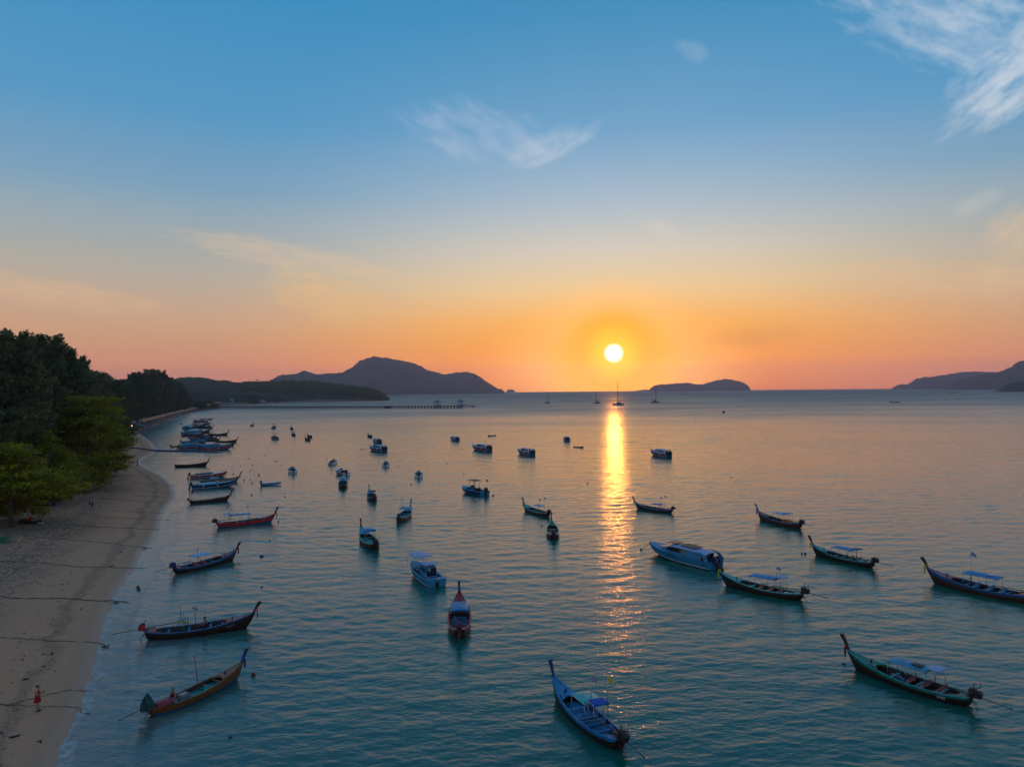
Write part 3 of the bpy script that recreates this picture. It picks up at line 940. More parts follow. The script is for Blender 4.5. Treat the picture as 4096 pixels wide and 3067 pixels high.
# ------------------------------------------------------------------ speedboats
SBX = [(-5, 1.35, .95, 1.2, .05, -.35), (-2, 1.5, .95, 1.3, .05, -.35), (1, 1.45, 1.06, 1.15, .10, -.3), (3, 1.05, 1.25, .7, .30, -.1), (4.3, .5, 1.42, .25, .60, .3), (5, .05, 1.52, .03, 1.2, 1.1)]
SB = curve_pts(SBX, 20)
def sb_rows(f):
    return [f(*r_) for r_ in SB]
def sb_hull(top, band, low, bottom):
    def mk():
        mb = MB()
        def pts(x, b, z, cb, cz, kz):
            L_ = [(b, z)] + [(b + (cb - b) * q, z + (cz - z) * q) for q in (.18, .78, .9, 1.0)] + [(cb * .5, (cz + kz) / 2), (0, kz)]
            return [(x, y, zz_) for y, zz_ in L_] + [(x, -y, zz_) for y, zz_ in L_[-2::-1]]
        rows = [pts(*r_) for r_ in SB]
        n = len(rows[0]); mb.v = [p for r_ in rows for p in r_]
        mis = [0, 1, 2, 3, 4, 4, 4, 4, 3, 2, 1, 0]
        mis = [0, 1, 2, 3, 3, 3]; mis = mis + mis[::-1]
        for i in range(len(rows) - 1):
            for k in range(n - 1):
                mb.f.append((i * n + k, (i + 1) * n + k, (i + 1) * n + k + 1, i * n + k + 1)); mb.mi.append(mis[k]); mb.sm.append(True)
        mb.f.append(tuple(range(n))); mb.mi.append(0); mb.sm.append(False)
        return mb.mesh('hull', [P[top], P[band], P[low], P[bottom]])
    return shared(('sbh', top, band, low, bottom), mk)
def outboard_mesh(col):
    def mk():
        mb = MB()
        mb.box((-.12, 0, .62), (.50, .36, .46), taper=(.75, .75)); mb.box((-.10, 0, .30), (.36, .26, .26))
        mb.box((-.12, 0, -.1), (.22, .12, .7)); mb.box((-.16, 0, -.42), (.5, .08, .05)); mb.tube([(-.3, 0, -.55), (.1, 0, -.55)], .08, 6)
        return mb.mesh('outboard_engine', P[col])
    return shared(('ob', col), mk)
def speedboat(bow, stern, label, top='sky', band='red', low='white', bottom='navy', roof='tarp_lilac', cabin='white', n_eng=3, eng='black', L=None, arch=True,
              windows=True, seats='red', kind='roofed', flags=(), fenders=2, group='speedboats moored in the bay', open_sides=True, hullw=1.0):
    pb, ps = at(*bow), at(*stern)
    d = pb - ps; c = (pb + ps) / 2
    if L is None: L = min(max(d.length * 1.1, 8.5), 12.5)
    s_ = L / 10
    root = empty('speedboat', (c.x, c.y, 0), math.atan2(d.y, d.x), label, 'speedboat', group)
    root.scale = (s_, s_ * hullw, s_ * (1.12 if kind == 'roofed' else 1.0))
    link('hull', sb_hull(top, band, low, bottom), root)
    def mk_deck():
        mb = MB()
        fr = [r_ for r_ in SB if r_[0] > .8]
        mb.loft([[(x, b * q, z + .02 + .05 * (1 - q * q)) for q in (-1, -.5, 0, .5, 1)] for (x, b, z, *_) in fr], 0, True)
        for sg in (1, -1):
            mb.loft([[(x, sg * (b + .02), z), (x, sg * (b + .02), z + .05), (x, sg * (b - .2), z + .05), (x, sg * (b - .2), z - .0)] for (x, b, z, *_) in SB if x < 4.7], 0, False, closed=True, caps=True)
        return mb.mesh('deck', P[top])
    link('deck', shared(('sbd', top), mk_deck), root)
    def mk_pit():
        mb = MB()
        mb.loft([[(x, b - .2, z), (x, b - .25, .45), (x, -b + .25, .45), (x, -b + .2, z)] for (x, b, z, *_) in SB if x < 1.6], 0, False)
        return mb.mesh('cockpit', P['grey'])
    link('cockpit', shared('sbp', mk_pit), root)
    def mk_seat():
        return MB().box((0, 0, .2), (.5, 2.0, .18)).box((-.22, 0, .5), (.12, 2.0, .6)).mesh('seat', P[seats])
    for x in ((-3.2, -2.2, -1.2, -.2) if kind == 'roofed' else (-2.6, -.6)):
        link('seat', shared(('sbseat', seats), mk_seat), root).location = (x, 0, .42)
    hk = .80 if kind == 'roofed' else .88
    def cab(w_, h_, x0=3.3, x1=-3.9):
        ctrl = [(x0, .45, .06), (x0 - 1.2, .80, .42), (x0 - 2.4, 1.02, .98), (x0 - 4.0, 1.10, 1.18), (x0 - 6.0, 1.10, 1.16), (x1, 1.06, 1.02)]
        return curve_pts([(a_, b_, c_ * hk) for a_, b_, c_ in ctrl], 16)
    if kind in ('roofed', 'cabin'):
        CB = cab(1, 1)
        zb = lambda x: float(np.interp(x, SB[:, 0], SB[:, 2]))
        def sect(x, w, h, off=0.0):
            z0 = zb(x)
            return [(x, w + off, z0), (x, w * .98 + off, z0 + .45 * h), (x, w * .88 + off, z0 + .86 * h), (x, w * .6, z0 + h + off), (x, 0, z0 + h * 1.04 + off),
                    (x, -w * .6, z0 + h + off), (x, -w * .88 - off, z0 + .86 * h), (x, -w * .98 - off, z0 + .45 * h), (x, -w - off, z0)]
        def mk_cab():
            mb = MB()
            rows = [sect(*r_) for r_ in CB]
            mb.loft(rows if kind == 'cabin' else rows[:8], 0, True)
            if kind == 'roofed':            # sill along the open side and the roof on it
                for sg in (1, -1):
                    for rr_ in (rows[7:],):
                        mb.loft([[(p[0][0], sg * abs(p[0][1]), p[0][2]), (p[0][0], sg * abs(p[1][1]), p[0][2] + .28)] for p in rr_], 0, False)
                        mb.loft([[(p[2][0], sg * abs(p[2][1]), p[2][2] - .12), (p[3][0], sg * abs(p[3][1]), p[3][2])] for p in rr_], 0, False)
                    for i in (9, 12, 15):
                        p = rows[i]
                        mb.tube([(p[0][0], sg * abs(p[0][1]), p[0][2] + .2), (p[2][0] - .2, sg * abs(p[2][1]), p[2][2])], .05, 5)
            return mb.mesh('cabin', P[cabin])
        link('cabin', shared(('cab', kind, cabin), mk_cab), root)
        def mk_roof():
            mb = MB()
            rows = []
            for r_ in CB[6:]:
                p = sect(*r_, off=.03)
                rows.append([(q[0], q[1] * 1.06, q[2] + .05) for q in (p[2], p[3], p[4], p[5], p[6])])
            e = rows[-1]
            rows.append([(q[0] - .7, q[1], q[2] + .04) for q in e])
            mb.loft(rows, 0, True)
            mb.loft([[(q[0], q[1], q[2] - .07) for q in r_] for r_ in rows], 0, True)
            mb.loft([[(r_[0][0], r_[0][1], r_[0][2]), (r_[0][0], r_[0][1], r_[0][2] - .07)] for r_ in rows], 0, False)
            mb.loft([[(r_[4][0], r_[4][1], r_[4][2]), (r_[4][0], r_[4][1], r_[4][2] - .07)] for r_ in rows], 0, False)
            mb.loft([rows[-1], [(q[0], q[1], q[2] - .07) for q in rows[-1]]], 0, False)
            return mb.mesh('roof', P[roof])
        link('roof', shared(('sroof', kind, roof), mk_roof), root)
        def win_mesh(sg):
            mb = MB(); rows = []
            for i in range(9):
                u = i / 8
                x = 2.25 - 4.9 * u
                w = float(np.interp(-x, -CB[:, 0], CB[:, 1])); h = float(np.interp(-x, -CB[:, 0], CB[:, 2])); z0 = zb(x)
                a_ = .12 + .22 * (1 - math.sin(math.pi * min(u * 1.15, 1)))
                lo, hi = z0 + h * (.30 + .25 * (1 - math.sin(math.pi * min(u + .02, 1)) ** .4)), z0 + h * (.36 + .44 * math.sin(math.pi * (.06 + .9 * u)) ** .45)
                f1 = w * (1 - .02 * (lo - z0) / (.45 * h)) + .02; f2 = w * .90 + .025
                rows.append([(x, sg * f1, lo), (x, sg * f2, max(hi, lo + .01))])
            mb.loft(rows, 0, True)
            return mb.mesh('window', P['glass'])
        if windows:
            for sg in (1, -1):
                link('window', shared(('swin', kind, sg), lambda: win_mesh(sg)), root)
            def mk_ws():
                mb = MB(); rows = []
                for r_ in (CB[3], CB[4], CB[5], CB[6]):
                    p = sect(*r_, off=.03)
                    rows.append([(q[0] + .02, q[1] * .92, q[2]) for q in (p[2], p[3], p[4], p[5], p[6])])
                mb.loft(rows, 0, True)
                return mb.mesh('windscreen', P['glass'])
            link('windscreen', shared(('sws', kind), mk_ws), root)
        if arch:
            def mk_arch(sg):
                mb = MB()
                if True:
                    a0, a1 = Vector((-3.3, sg * 1.08, 1.95)), Vector((-4.9, sg * 1.32, .95))
                    pts = [a0.lerp(a1, q) + Vector((-.25 * math.sin(q * 3.14), 0, .28 * math.sin(q * 3.14))) for q in (0, .25, .5, .75, 1)]
                    mb.loft([[(p.x + .30, p.y - .05, p.z), (p.x - .18, p.y - .05, p.z + .05), (p.x - .18, p.y + .05, p.z + .05), (p.x + .30, p.y + .05, p.z)] for p in pts], 0, False, closed=True, caps=True)
                return mb.mesh('arch', P[cabin])
            for sg in (1, -1): link('arch', shared(('arch', cabin, sg), lambda: mk_arch(sg)), root)
    elif kind == 'open':
        def mk_ws2():
            mb = MB()
            rows = [[(1.4, 1.0 * q, 1.15 + 0 * q) for q in (-1, -.6, 0, .6, 1)], [(.9, .95 * q, 1.6) for q in (-1, -.6, 0, .6, 1)]]
            rows = [[(x - .5 * abs(y), y, z) for (x, y, z) in r_] for r_ in rows]
            mb.loft(rows, 0, True)
            return mb.mesh('windscreen', P['glass'])
        link('windscreen', shared('ows', mk_ws2), root)
        link('boat_cover', shared(('cov', roof), lambda: MB().loft([[(x, b * q * .9, z + .08 + .35 * (1 - q * q)) for q in (-1, -.6, -.2, .2, .6, 1)] for (x, b, z, *_) in SB if -4.4 < x < .9], 0, True).mesh('boat_cover', P[roof])), root)
    elif kind == 'flybridge':
        link('cabin', shared('fb', lambda: MB().box((.3, 0, 1.45), (4.6, 2.0, 1.0), taper=(.8, .85)).box((-1.2, 0, 2.0), (2.6, 2.0, .12)).mesh('cabin', P[cabin])), root)
        link('upper_deck', shared('fb2', lambda: MB().box((-1.3, 0, 2.3), (2.4, 1.9, .5), taper=(1.1, 1.0)).box((-3.0, 0, 2.75), (1.2, 1.9, .10), ry=R(-12)).mesh('upper_deck', P['blue'])), root)
        link('window', shared('fbw', lambda: MB().box((.3, 1.0, 1.5), (3.0, .06, .36)).box((.3, -1.0, 1.5), (3.0, .06, .36)).mesh('window', P['glass'])), root)
    for k in range(n_eng):
        y = (k - (n_eng - 1) / 2) * .62
        o = link('outboard_engine', outboard_mesh(eng), root); o.location = (-5.25, y, .55); o.scale = (1.25, 1.25, 1.25); o.rotation_euler = (0, R(18), 0)
    fm = shared('fender', lambda: MB().tube([(0, 0, 0), (0, 0, -.1), (0, 0, -.5), (0, 0, -.55)], [.03, .11, .11, .04], 7).mesh('fender', P['white']))
    for k in range(fenders):
        x = -2.5 + 3.2 * k
        for sg in (1, -1):
            link('fender', fm, root).location = (x, sg * (float(np.interp(x, SB[:, 0], SB[:, 1])) + .12), .95)
    rl_ = shared('rail', lambda: MB().tube([(x, b - .08, z + .38) for (x, b, z, *_) in SB if x > 1.2] , .02, 5).tube([(x, -(b - .08), z + .38) for (x, b, z, *_) in SB if x > 1.2], .02, 5).mesh('rail', P['steel']))
    link('rail', rl_, root)
    for (x, y, z, h, kd) in flags: add_flag(root, x, y, z, h, kd)
    return root

# small craft: length 5.5 hull reused from the speedboat lines
def motorboat(bow, stern, label, top='white', band='white', bottom='navy', L=5.5, cover='blue', ttop=None, console=True, eng='black', head=None, group='small motorboats moored in the bay'):
    pb, ps = at(*bow), at(*stern)
    d = pb - ps; c = (pb + ps) / 2
    a_ = math.atan2(d.y, d.x) if head is None else head
    s_ = L / 10
    root = empty('motorboat', (c.x, c.y, 0), a_, label, 'motorboat', group)
    s_ *= 1.12
    root.scale = (s_, s_ * 1.15, s_ * 1.05)
    link('hull', sb_hull(top, band, top, bottom), root)
    def mk_deck():
        mb = MB()
        fr = [r_ for r_ in SB if r_[0] > 2.0]
        mb.loft([[(x, b * q, z + .02 + .05 * (1 - q * q)) for q in (-1, -.5, 0, .5, 1)] for (x, b, z, *_) in fr], 0, True)
        for sg in (1, -1):
            mb.loft([[(x, sg * (b + .02), z), (x, sg * (b + .02), z + .06), (x, sg * (b - .22), z + .06), (x, sg * (b - .22), .4)] for (x, b, z, *_) in SB if x < 4.7], 0, False, closed=True, caps=True)
        mb.loft([[(x, b - .2, .42), (x, -b + .2, .42)] for (x, b, z, *_) in SB if x < 2.4], 0, False)
        mb.box((-4.6, 0, .75), (.5, 2.4, .5))
        return mb.mesh('deck', P[top])
    link('deck', shared(('mbd', top), mk_deck), root)
    if console:
        link('console', shared(('cons', top), lambda: MB().box((0, 0, .95), (1.2, 1.1, 1.15), taper=(.8, .85)).mesh('console', P[top])), root)
        link('windscreen', shared('cws', lambda: MB().box((.3, 0, 1.75), (.06, 1.1, .55), ry=R(-25)).mesh('windscreen', P['glass'])), root)
        link('seat', shared('cseat', lambda: MB().box((-1.6, 0, .8), (.8, 1.4, .7)).box((-1.95, 0, 1.3), (.2, 1.4, .5)).mesh('seat', P['wood_dark'])), root)
    else:
        link('boat_cover', shared(('mcov', cover), lambda: MB().loft([[(x, b * q * .86, z + .05 + .5 * (1 - q * q)) for q in (-1, -.6, -.2, .2, .6, 1)] for (x, b, z, *_) in SB if -1.0 < x < 2.8], 0, True).mesh('boat_cover', P[cover])), root)
        link('seat', shared('mseat', lambda: MB().box((-2.2, 0, .75), (.9, 2.2, .3)).mesh('seat', P['grey'])), root)
    if ttop:
        co = link('canopy', canopy_mesh(ttop, 3.4, 2.3, .12), root); co.location = (-.4, 0, 3.3)
        pmh = shared('ttp', lambda: MB().tube([(0, 0, -2.5), (0, 0, .02)], .05, 5).mesh('post', P['steel']))
        for xx in (-1.1, .9):
            for sg in (1, -1): link('post', pmh, co).location = (xx, sg * .7, 0)
    o = link('outboard_engine', outboard_mesh(eng), root); o.location = (-5.2, 0, .5); o.scale = (1.9, 1.7, 1.7)
    return root

def rod(root, name, pts, r, m, n=6):
    return MB().tube(pts, r, n).build(name, m, root)
# ------------------------------------------------------------------ the fleet (photo points : bow at the waterline, stern at the waterline)
lt = longtail
G1 = 'longtail boats moored off the beach'
boatA = lt((954, 2713), (613, 2861), 'ochre and blue longtail boat with open hull and seated person, nearest the beach', hull='ochre', bottom='blue', rim='ochre', deck='tan', prow='navy', sash='cloth_blue',
   engine='tarp', near=1, boards=6, inside='teal', group=G1, prow_h=1.0, nthw=4, shaft=True, tiller=False)
boatB = lt((1000, 2508), (592, 2554), 'dark fishing longtail boat with upright float rods and a red engine', hull='wood_dark', rim='blue', deck='pink', prow='wood_brown', sash='cloth_pink', engine='red',
   near=1, group=G1, prow_h=.9, nthw=4)
lt((937, 2238), (703, 2293), 'dark red longtail boat with pale canopy, small national flag and covered blue engine', hull='wood_dark', stripe='blue', rim='blue', deck='pink', prow='wood_brown', sash='cloth_red', canopy='tarp_pale', cl=2.6, cx=-.7,
   engine='cover', group=G1, flags=[(-.9, .3, 1.0, 1.7, 'thai')], benches=(-.2, -1.4), bench_col='red', prow_h=.85)
boatR = lt((1091, 2087), (872, 2108), 'red longtail boat with blue bottom, rounded canopy and a yellow flag', hull='red', bottom='blue', rim='maroon', deck='tarp_lilac', prow='wood_dark', sash='cloth_red', canopy='tarp_blue', cl=3.2, cx=-.9, canopy2='tarp_pale',
   flags=[(.5, .2, 1.0, 2.2, 'cloth_yellow'), (-2.6, .2, 1.2, 2.2, 'thai')], engine='block', group=G1, benches=(-.3, -1.4), prow_h=1.0)
lt((913, 2001), (763, 2014), 'plain dark longtail boat with two short masts, no canopy, above the red one', hull='wood_dark', rim='wood_brown', deck='tan', prow='wood_dark', sash='cloth_red', engine='red', group=G1)
lt((952, 1925), (803, 1933), 'long olive wooden longtail boat with turquoise sash between two speedboats', hull='tan', bottom='green', rim='green', deck='ochre', prow='wood_brown', sash='cloth_teal', canopy='tarp_pale', cl=2.0, cx=-1.2, zc=1.2, engine=None, group=G1)
lt((827, 1863), (701, 1868), 'empty brown longtail boat riding alone just below the floating jetty', hull='wood_dark', rim='wood_brown', deck='tan', prow='wood_dark', sash='cloth_red', engine=None, group=G1)
# right and centre foreground
boatC = lt((2222, 2786), (2476, 2996), 'blue longtail boat with slatted benches, flat pale canopy and flags, nearest the camera', hull='wood_dark', stripe='azure', rim='azure', deck='azure', prow='navy', sash=None, canopy='turq', cl=1.9, cx=-.35, canopy2='cloth_blue',
   flags=[(-1.7, .5, 1.4, 2.5, 'thai'), (-2.1, -.55, 1.6, 2.2, 'cloth_yellow')], boards=9, inside='azure', benches=(-.5, -1.5, -2.5), bench_col='azure', group='longtail boats in the foreground', near=1, prow_h=1.0)
boatG = lt((3412, 2671), (3873, 2823), 'green rimmed longtail boat with pink wrapped benches and patched pale blue canopy, lower right', hull='wood_dark', stripe='green', rim='teal', deck='green', prow='wood_brown', sash='cloth_red', canopy='sky', cl=2.9, cx=-.3, canopy2='tarp_lilac',
   boards=6, inside='wood_dark', benches=(-.2, -1.3, -2.4), bench_col='pink', group='longtail boats in the foreground', near=1, prow_h=1.1)
boatK = lt((3726, 2327), (4112, 2410), 'brown longtail boat with blue canopy and yellow sash, cut by the right edge', hull='wood_brown', stripe='blue', rim='blue', deck='pink', prow='wood_brown', sash='cloth_yellow', canopy='tarp_blue', cl=3.0, cx=-.5,
   flags=[(.35, .3, .3, 3.6, 'thai')], engine='block', benches=(.2, -1.0, -2.1), bench_col='sky', group='longtail boats in the foreground', prow_h=.95, boards=5)
boatT = lt((2896, 2339), (3202, 2400), 'turquoise rimmed longtail boat with orange benches and blue canopy behind the white speedboat', hull='wood_dark', rim='turq', deck='teal', prow='wood_dark', sash='cloth_yellow', canopy='tarp_blue', cl=2.9, cx=-.4, canopy2='tarp_lilac',
   flags=[(-1.9, .3, 1.6, 1.6, 'thai')], benches=(.1, -1.0, -2.1), bench_col='orange', group='longtail boats in the foreground', prow_h=1.0)
boatD = lt((3258, 2217), (3487, 2270), 'dark teal longtail boat with a plain blue canopy and yellow sash, right of centre', hull='wood_dark', rim='teal', deck='teal', prow='wood_dark', sash='cloth_yellow', canopy='tarp_blue', cl=2.8, cx=-.3, canopy2='blue',
   benches=(-.2, -1.2, -2.2), bench_col='green', group='longtail boats in the foreground', prow_h=1.05)
boatO = lt((3038, 2077), (3198, 2113), 'blue rimmed longtail boat with ragged pale canopy and a heap of orange gear', hull='wood_brown', rim='blue', deck='tan', prow='sky', sash='cloth_red', canopy='tarp_pale', cl=2.2, cx=-.4, canopy2='tarp_pale',
   benches=(-1.0, -2.0), bench_col='orange', group='longtail boats in the foreground', prow_h=1.0)
lt((2550, 2034), (2681, 2050), 'longtail boat beside the sun glitter with blue canopy, red and yellow flags', hull='wood_brown', bottom='navy', rim='sky', deck='pink', prow='wood_brown', sash='cloth_green', canopy='tarp_blue', cl=2.2, cx=-.9, zc=1.5, engine='block',
   flags=[(-1.9, .3, 1.0, 2.2, 'thai'), (-2.6, -.3, 1.0, 2.5, 'cloth_yellow')], group='longtail boats in the bay', prow_h=1.1)
lt((2099, 2041), (2192, 2066), 'teal longtail boat with white canopy, red and yellow flags, bow to the left', hull='wood_brown', rim='turq', deck='teal', prow='wood_brown', sash='cloth_green', canopy='tarp_pale', cl=2.0, cx=-1.0, inside='teal',
   flags=[(-1.6, .3, 1.2, 2.0, 'thai'), (-2.5, -.3, 1.4, 2.2, 'cloth_yellow')], group='longtail boats in the bay')
lt((2206, 2112), (2215, 2155), 'cream rimmed open longtail boat with green bow seen from behind, left of the glitter', hull='wood_brown', rim='cream', deck='green', prow='wood_brown', sash='cloth_green', inside='wood_brown', engine='block', group='longtail boats in the bay')
boatQ = lt((1838, 2428), (1838, 2553), 'crimson longtail boat with bright blue canopy seen straight from behind', hull='wood_brown', stripe='blue', rim='maroon', deck='maroon', prow='wood_dark', sash='cloth_blue', canopy='azure', cl=2.6, cx=.9, zc=1.15,
   benches=(-1.3, -2.2), bench_col='blue', engine='red', group='longtail boats in the foreground', inside='wood_dark', boards=0, prow_h=.85)
lt((1446, 2147), (1500, 2197), 'turquoise longtail boat with blue canopy and pink striped bow, left of centre', hull='wood_brown', rim='turq', deck='sky', prow='maroon', sash='cloth_red', canopy='tarp_blue', cl=2.0, cx=-.1, inside='teal', canopy2='tarp_blue', engine='block',
   group='longtail boats in the bay', tiller=True)
lt((1641, 2052), (1597, 2087), 'turquoise longtail boat heading right with square blue canopy, red and yellow flags', hull='ochre', rim='turq', deck='sky', prow='wood_brown', sash=None, canopy='sky', cl=2.0, cx=-.3, inside='teal', flags=[(.2, .4, 1.6, 1.9, 'cloth_yellow'), (-.8, .5, 1.6, 1.9, 'cloth_red')],
   engine='cover', group='longtail boats in the bay')
lt((1478, 1982), (1496, 2004), 'dark longtail boat with a raised brown canopy seen from behind', hull='wood_brown', rim='sky', deck='sky', prow='maroon', sash=None, canopy='wood_brown', cl=1.9, cx=-.7, zc=1.7, canopy2='tan', engine='block', group='longtail boats in the bay')
lt((1371, 1933), (1373, 1953), 'longtail boat with a tiny yellow flag pointing straight away, below a motorboat', hull='wood_brown', rim='sky', deck='sky', prow='maroon', sash='cloth_yellow', canopy='tarp_pale', cl=1.6, cx=.6, engine='block', group='longtail boats in the bay')
lt((1018, 1702), (1001, 1706), 'small far longtail boat alone below the pier, bow to the right', hull='wood_brown', rim='maroon', deck='pink', prow='maroon', sash='cloth_red', engine='block', group='far longtail boats', L=8)
lt((1162, 1714), (1172, 1721), 'far longtail boat pointing away, topmost of the pair', hull='wood_brown', rim='wood_dark', deck='tan', prow='maroon', sash='cloth_red', canopy='wood_dark', cl=1.6, cx=-1, engine='block', group='far longtail boats', L=8)
lt((1163, 1738), (1184, 1745), 'far longtail boat with two small dark canopies, lower of the pair', hull='wood_dark', rim='teal', deck='tan', prow='maroon', sash='cloth_red', canopy='tarp_blue', cl=1.6, cx=-1, canopy2='wood_dark', engine='block', group='far longtail boats', L=8)
lt((1230, 1747), (1246, 1751), 'far longtail boat behind the yellow rimmed one', hull='navy', rim='navy', deck='tan', prow='wood_dark', sash=None, engine='block', group='far longtail boats', L=8)
lt((1218, 1759), (1241, 1765), 'far longtail boat with ochre rim and no canopy', hull='wood_dark', rim='ochre', deck='ochre', prow='maroon', sash='cloth_red', engine='block', group='far longtail boats', L=8)
lt((1468, 1744), (1490, 1752), 'far longtail boat with two thin masts above the roofed speedboats', hull='navy', rim='teal', deck='tan', prow='maroon', sash='cloth_red', engine='block', flags=[(-2.0, 0, .5, 2.6, 'cloth_blue')], group='far longtail boats', L=8.4)
# raft of boats beyond the floating jetty
G2 = 'longtail boats rafted beyond the floating jetty'
raft = [((935, 1783), (862, 1783), 'dark longtail boat behind the right red speedboat, bow to the right', 'wood_dark', 'wood_brown', None, None, None),
        ((946, 1768), (869, 1769), 'long dark longtail boat lying clear to the right of the raft', 'wood_dark', 'wood_dark', None, 'cloth_red', None),
        ((909, 1741), (838, 1741), 'longtail boat with orange sash and red flag standing apart on the right', 'wood_brown', 'wood_dark', None, 'cloth_red', 'cloth_red'),
        ((876, 1763), (800, 1765), 'longtail boat with blue canopy and orange sash at the right of the raft', 'wood_brown', 'teal', 'tarp_blue', 'cloth_red', None),
        ((866, 1757), (792, 1758), 'longtail boat with long blue canopy inside the raft', 'wood_dark', 'blue', 'tarp_blue', 'cloth_red', None),
        ((843, 1747), (752, 1750), 'dark longtail boat in the middle of the raft, canopy rolled back', 'wood_dark', 'navy', 'tarp_pale', None, None),
        ((822, 1742), (727, 1746), 'maroon longtail boat on the left of the raft beneath the speedboat', 'maroon', 'wood_dark', None, None, 'cloth_yellow'),
        ((852, 1752), (778, 1753), 'brown longtail boat with a pale stripe deep in the raft', 'wood_brown', 'sky', None, None, None),
        ((840, 1726), (781, 1727), 'longtail boat just above the striped speedboat', 'wood_dark', 'wood_brown', None, 'cloth_green', None),
        ((832, 1732), (770, 1733), 'longtail boat with a teal cover right of the striped speedboat', 'wood_dark', 'teal', 'tarp_blue', None, None),
        ((851, 1714), (792, 1715), 'wide brown longtail boat at the right of the upper row', 'wood_brown', 'wood_brown', None, 'cloth_green', None),
        ((843, 1711), (772, 1712), 'navy longtail boat with blue canopy in the upper row', 'navy', 'navy', 'tarp_blue', None, 'cloth_red'),
        ((822, 1706), (764, 1707), 'longtail boat with orange pole in the upper row', 'wood_dark', 'teal', 'tarp_lilac', None, None),
        ((838, 1699), (775, 1700), 'longtail boat with a slim raised bow in the upper row', 'wood_dark', 'wood_brown', None, 'cloth_green', None),
        ((841, 1689), (770, 1692), 'longtail boat with maroon bow, third from the far end', 'maroon', 'navy', 'tarp_pale', None, None),
        ((824, 1683), (775, 1686), 'longtail boat with a red flag, second from the far end', 'maroon', 'wood_dark', None, None, 'thai'),
        ((848, 1678), (805, 1679), 'farthest longtail boat of the raft', 'wood_dark', 'wood_dark', 'tarp_pale', 'cloth_green', None)]
for k, (b, s, lb, hu, ri_, ca, sa, fg) in enumerate(raft):
    lt(b, s, lb, hull=hu, rim=ri_, deck='tan', prow=hu, sash=sa, canopy=ca, cl=2.6, cx=-.8, engine='block' if k % 3 else 'red', group=G2,
       flags=[(-.5, .3, 1.0, 2.2, fg)] if fg else (), nthw=2, prow_h=1.1)
lt((733, 1786), (706, 1788), 'short olive yellow longtail boat left of the red speedboats', hull='yellow', rim='ochre', deck='ochre', prow='ochre', sash=None, engine='block', group=G2, L=7.4)

# speedboats
sb = speedboat
sb((915, 1797), (812, 1801), 'white and red speedboat at the tip of the floating jetty, front right', roof='sky', cabin='sky', n_eng=2, kind='cabin', L=11.5, arch=False, group='speedboats at the floating jetty')
sb((822, 1795), (737, 1798), 'white and red speedboat lying left of the front one by the jetty', roof='sky', cabin='sky', n_eng=3, kind='cabin', L=11.5, arch=False, group='speedboats at the floating jetty')
sb((818, 1771), (736, 1774), 'blue speedboat with raised upper deck behind the two red ones', top='sky', band='sky', roof='sky', cabin='sky', kind='flybridge', n_eng=2, L=10.5, group='speedboats at the floating jetty')
sb((722, 1740), (802, 1736), 'blue and white striped speedboat pointing left in the raft', top='sky', band='sky', roof='white', cabin='sky', n_eng=2, L=10.5, group='speedboats in the raft')
sb((730, 1733), (808, 1729), 'white roofed speedboat just above the striped one', top='sky', band='turq', roof='white', cabin='sky', n_eng=2, L=9.5, group='speedboats in the raft')
sb((709, 1717), (793, 1719), 'pale blue speedboat with pointed bow to the left', top='sky', band='sky', roof='white', cabin='sky', n_eng=2, L=10.5, kind='cabin', arch=False, group='speedboats in the raft')
sb((722, 1710), (785, 1711), 'teal speedboat at the far left of the raft', top='turq', band='turq', roof='turq', cabin='sky', n_eng=2, L=8.5, kind='cabin', arch=False, group='speedboats in the raft')
sb((880, 1906), (790, 1911), 'red and white speedboat with lifted outboard above the olive longtail', top='white', band='red', roof='navy', kind='open', n_eng=2, L=9.0, group='speedboats near the beach', hullw=.85)
sb((907, 1946), (804, 1953), 'blue speedboat with white rail and yellow mark below the olive longtail', top='sky', band='navy', low='white', roof='tarp_pale', kind='open', n_eng=2, L=9.5, group='speedboats near the beach', hullw=.85)
M_ = 'speedboats moored in the bay'
sb((1476, 1800), (1540, 1807), 'lilac roofed speedboat with red hull, largest left of centre', n_eng=3, L=10.5, roof='tarp_lilac', top='sky', group=M_)
sb((1496, 1769), (1518, 1775), 'speedboat seen from behind just above the large lilac roofed one', n_eng=3, L=9.5, roof='tarp_pale', top='sky', group=M_)
sb((1797, 1757), (1837, 1765), 'speedboat with red hull and white roof, leftmost of the centre row', n_eng=3, L=9.0, roof='white', group=M_)
sb((1882, 1796), (1965, 1805), 'speedboat with red hull and yellow pennant, second of the centre row', n_eng=3, L=11.0, roof='white', flags=[(-2.5, 0, 2.0, 1.0, 'cloth_yellow')], group=M_)
sb((2066, 1812), (2134, 1822), 'speedboat with red hull and swept arch, third of the centre row', n_eng=3, L=10.0, roof='tarp_lilac', group=M_)
sb((2255, 1756), (2276, 1768), 'speedboat showing its stern left of the sun glitter', n_eng=3, L=9.0, roof='white', top='sky', group=M_)
sb((2604, 1818), (2673, 1828), 'speedboat with red hull and lilac roof right of the sun glitter', n_eng=3, L=10.5, roof='tarp_lilac', group=M_)
boatW = sb((2621, 2213), (2836, 2268), 'large white cabin speedboat with brown roof panels and two outboards, right of centre', top='sky', band='sky', low='white', bottom='navy', roof='tarp_lilac', cabin='sky', kind='cabin', n_eng=2, L=11.2, eng='navy', fenders=0,
           group='speedboats moored in the bay')
boatW.scale.z *= .86
MB().box((.9, 0, 2.22), (1.6, 1.35, .05), ry=R(4)).build('roof_panel', P['ochre'], boatW)
MB().box((-1.6, 0, 2.24), (2.2, 1.35, .05), ry=R(-1)).build('roof_panel', P['tan'], boatW)
MB().box((-4.0, 0, 1.45), (.1, 1.7, .75)).build('cabin_door', P['glass'], boatW)
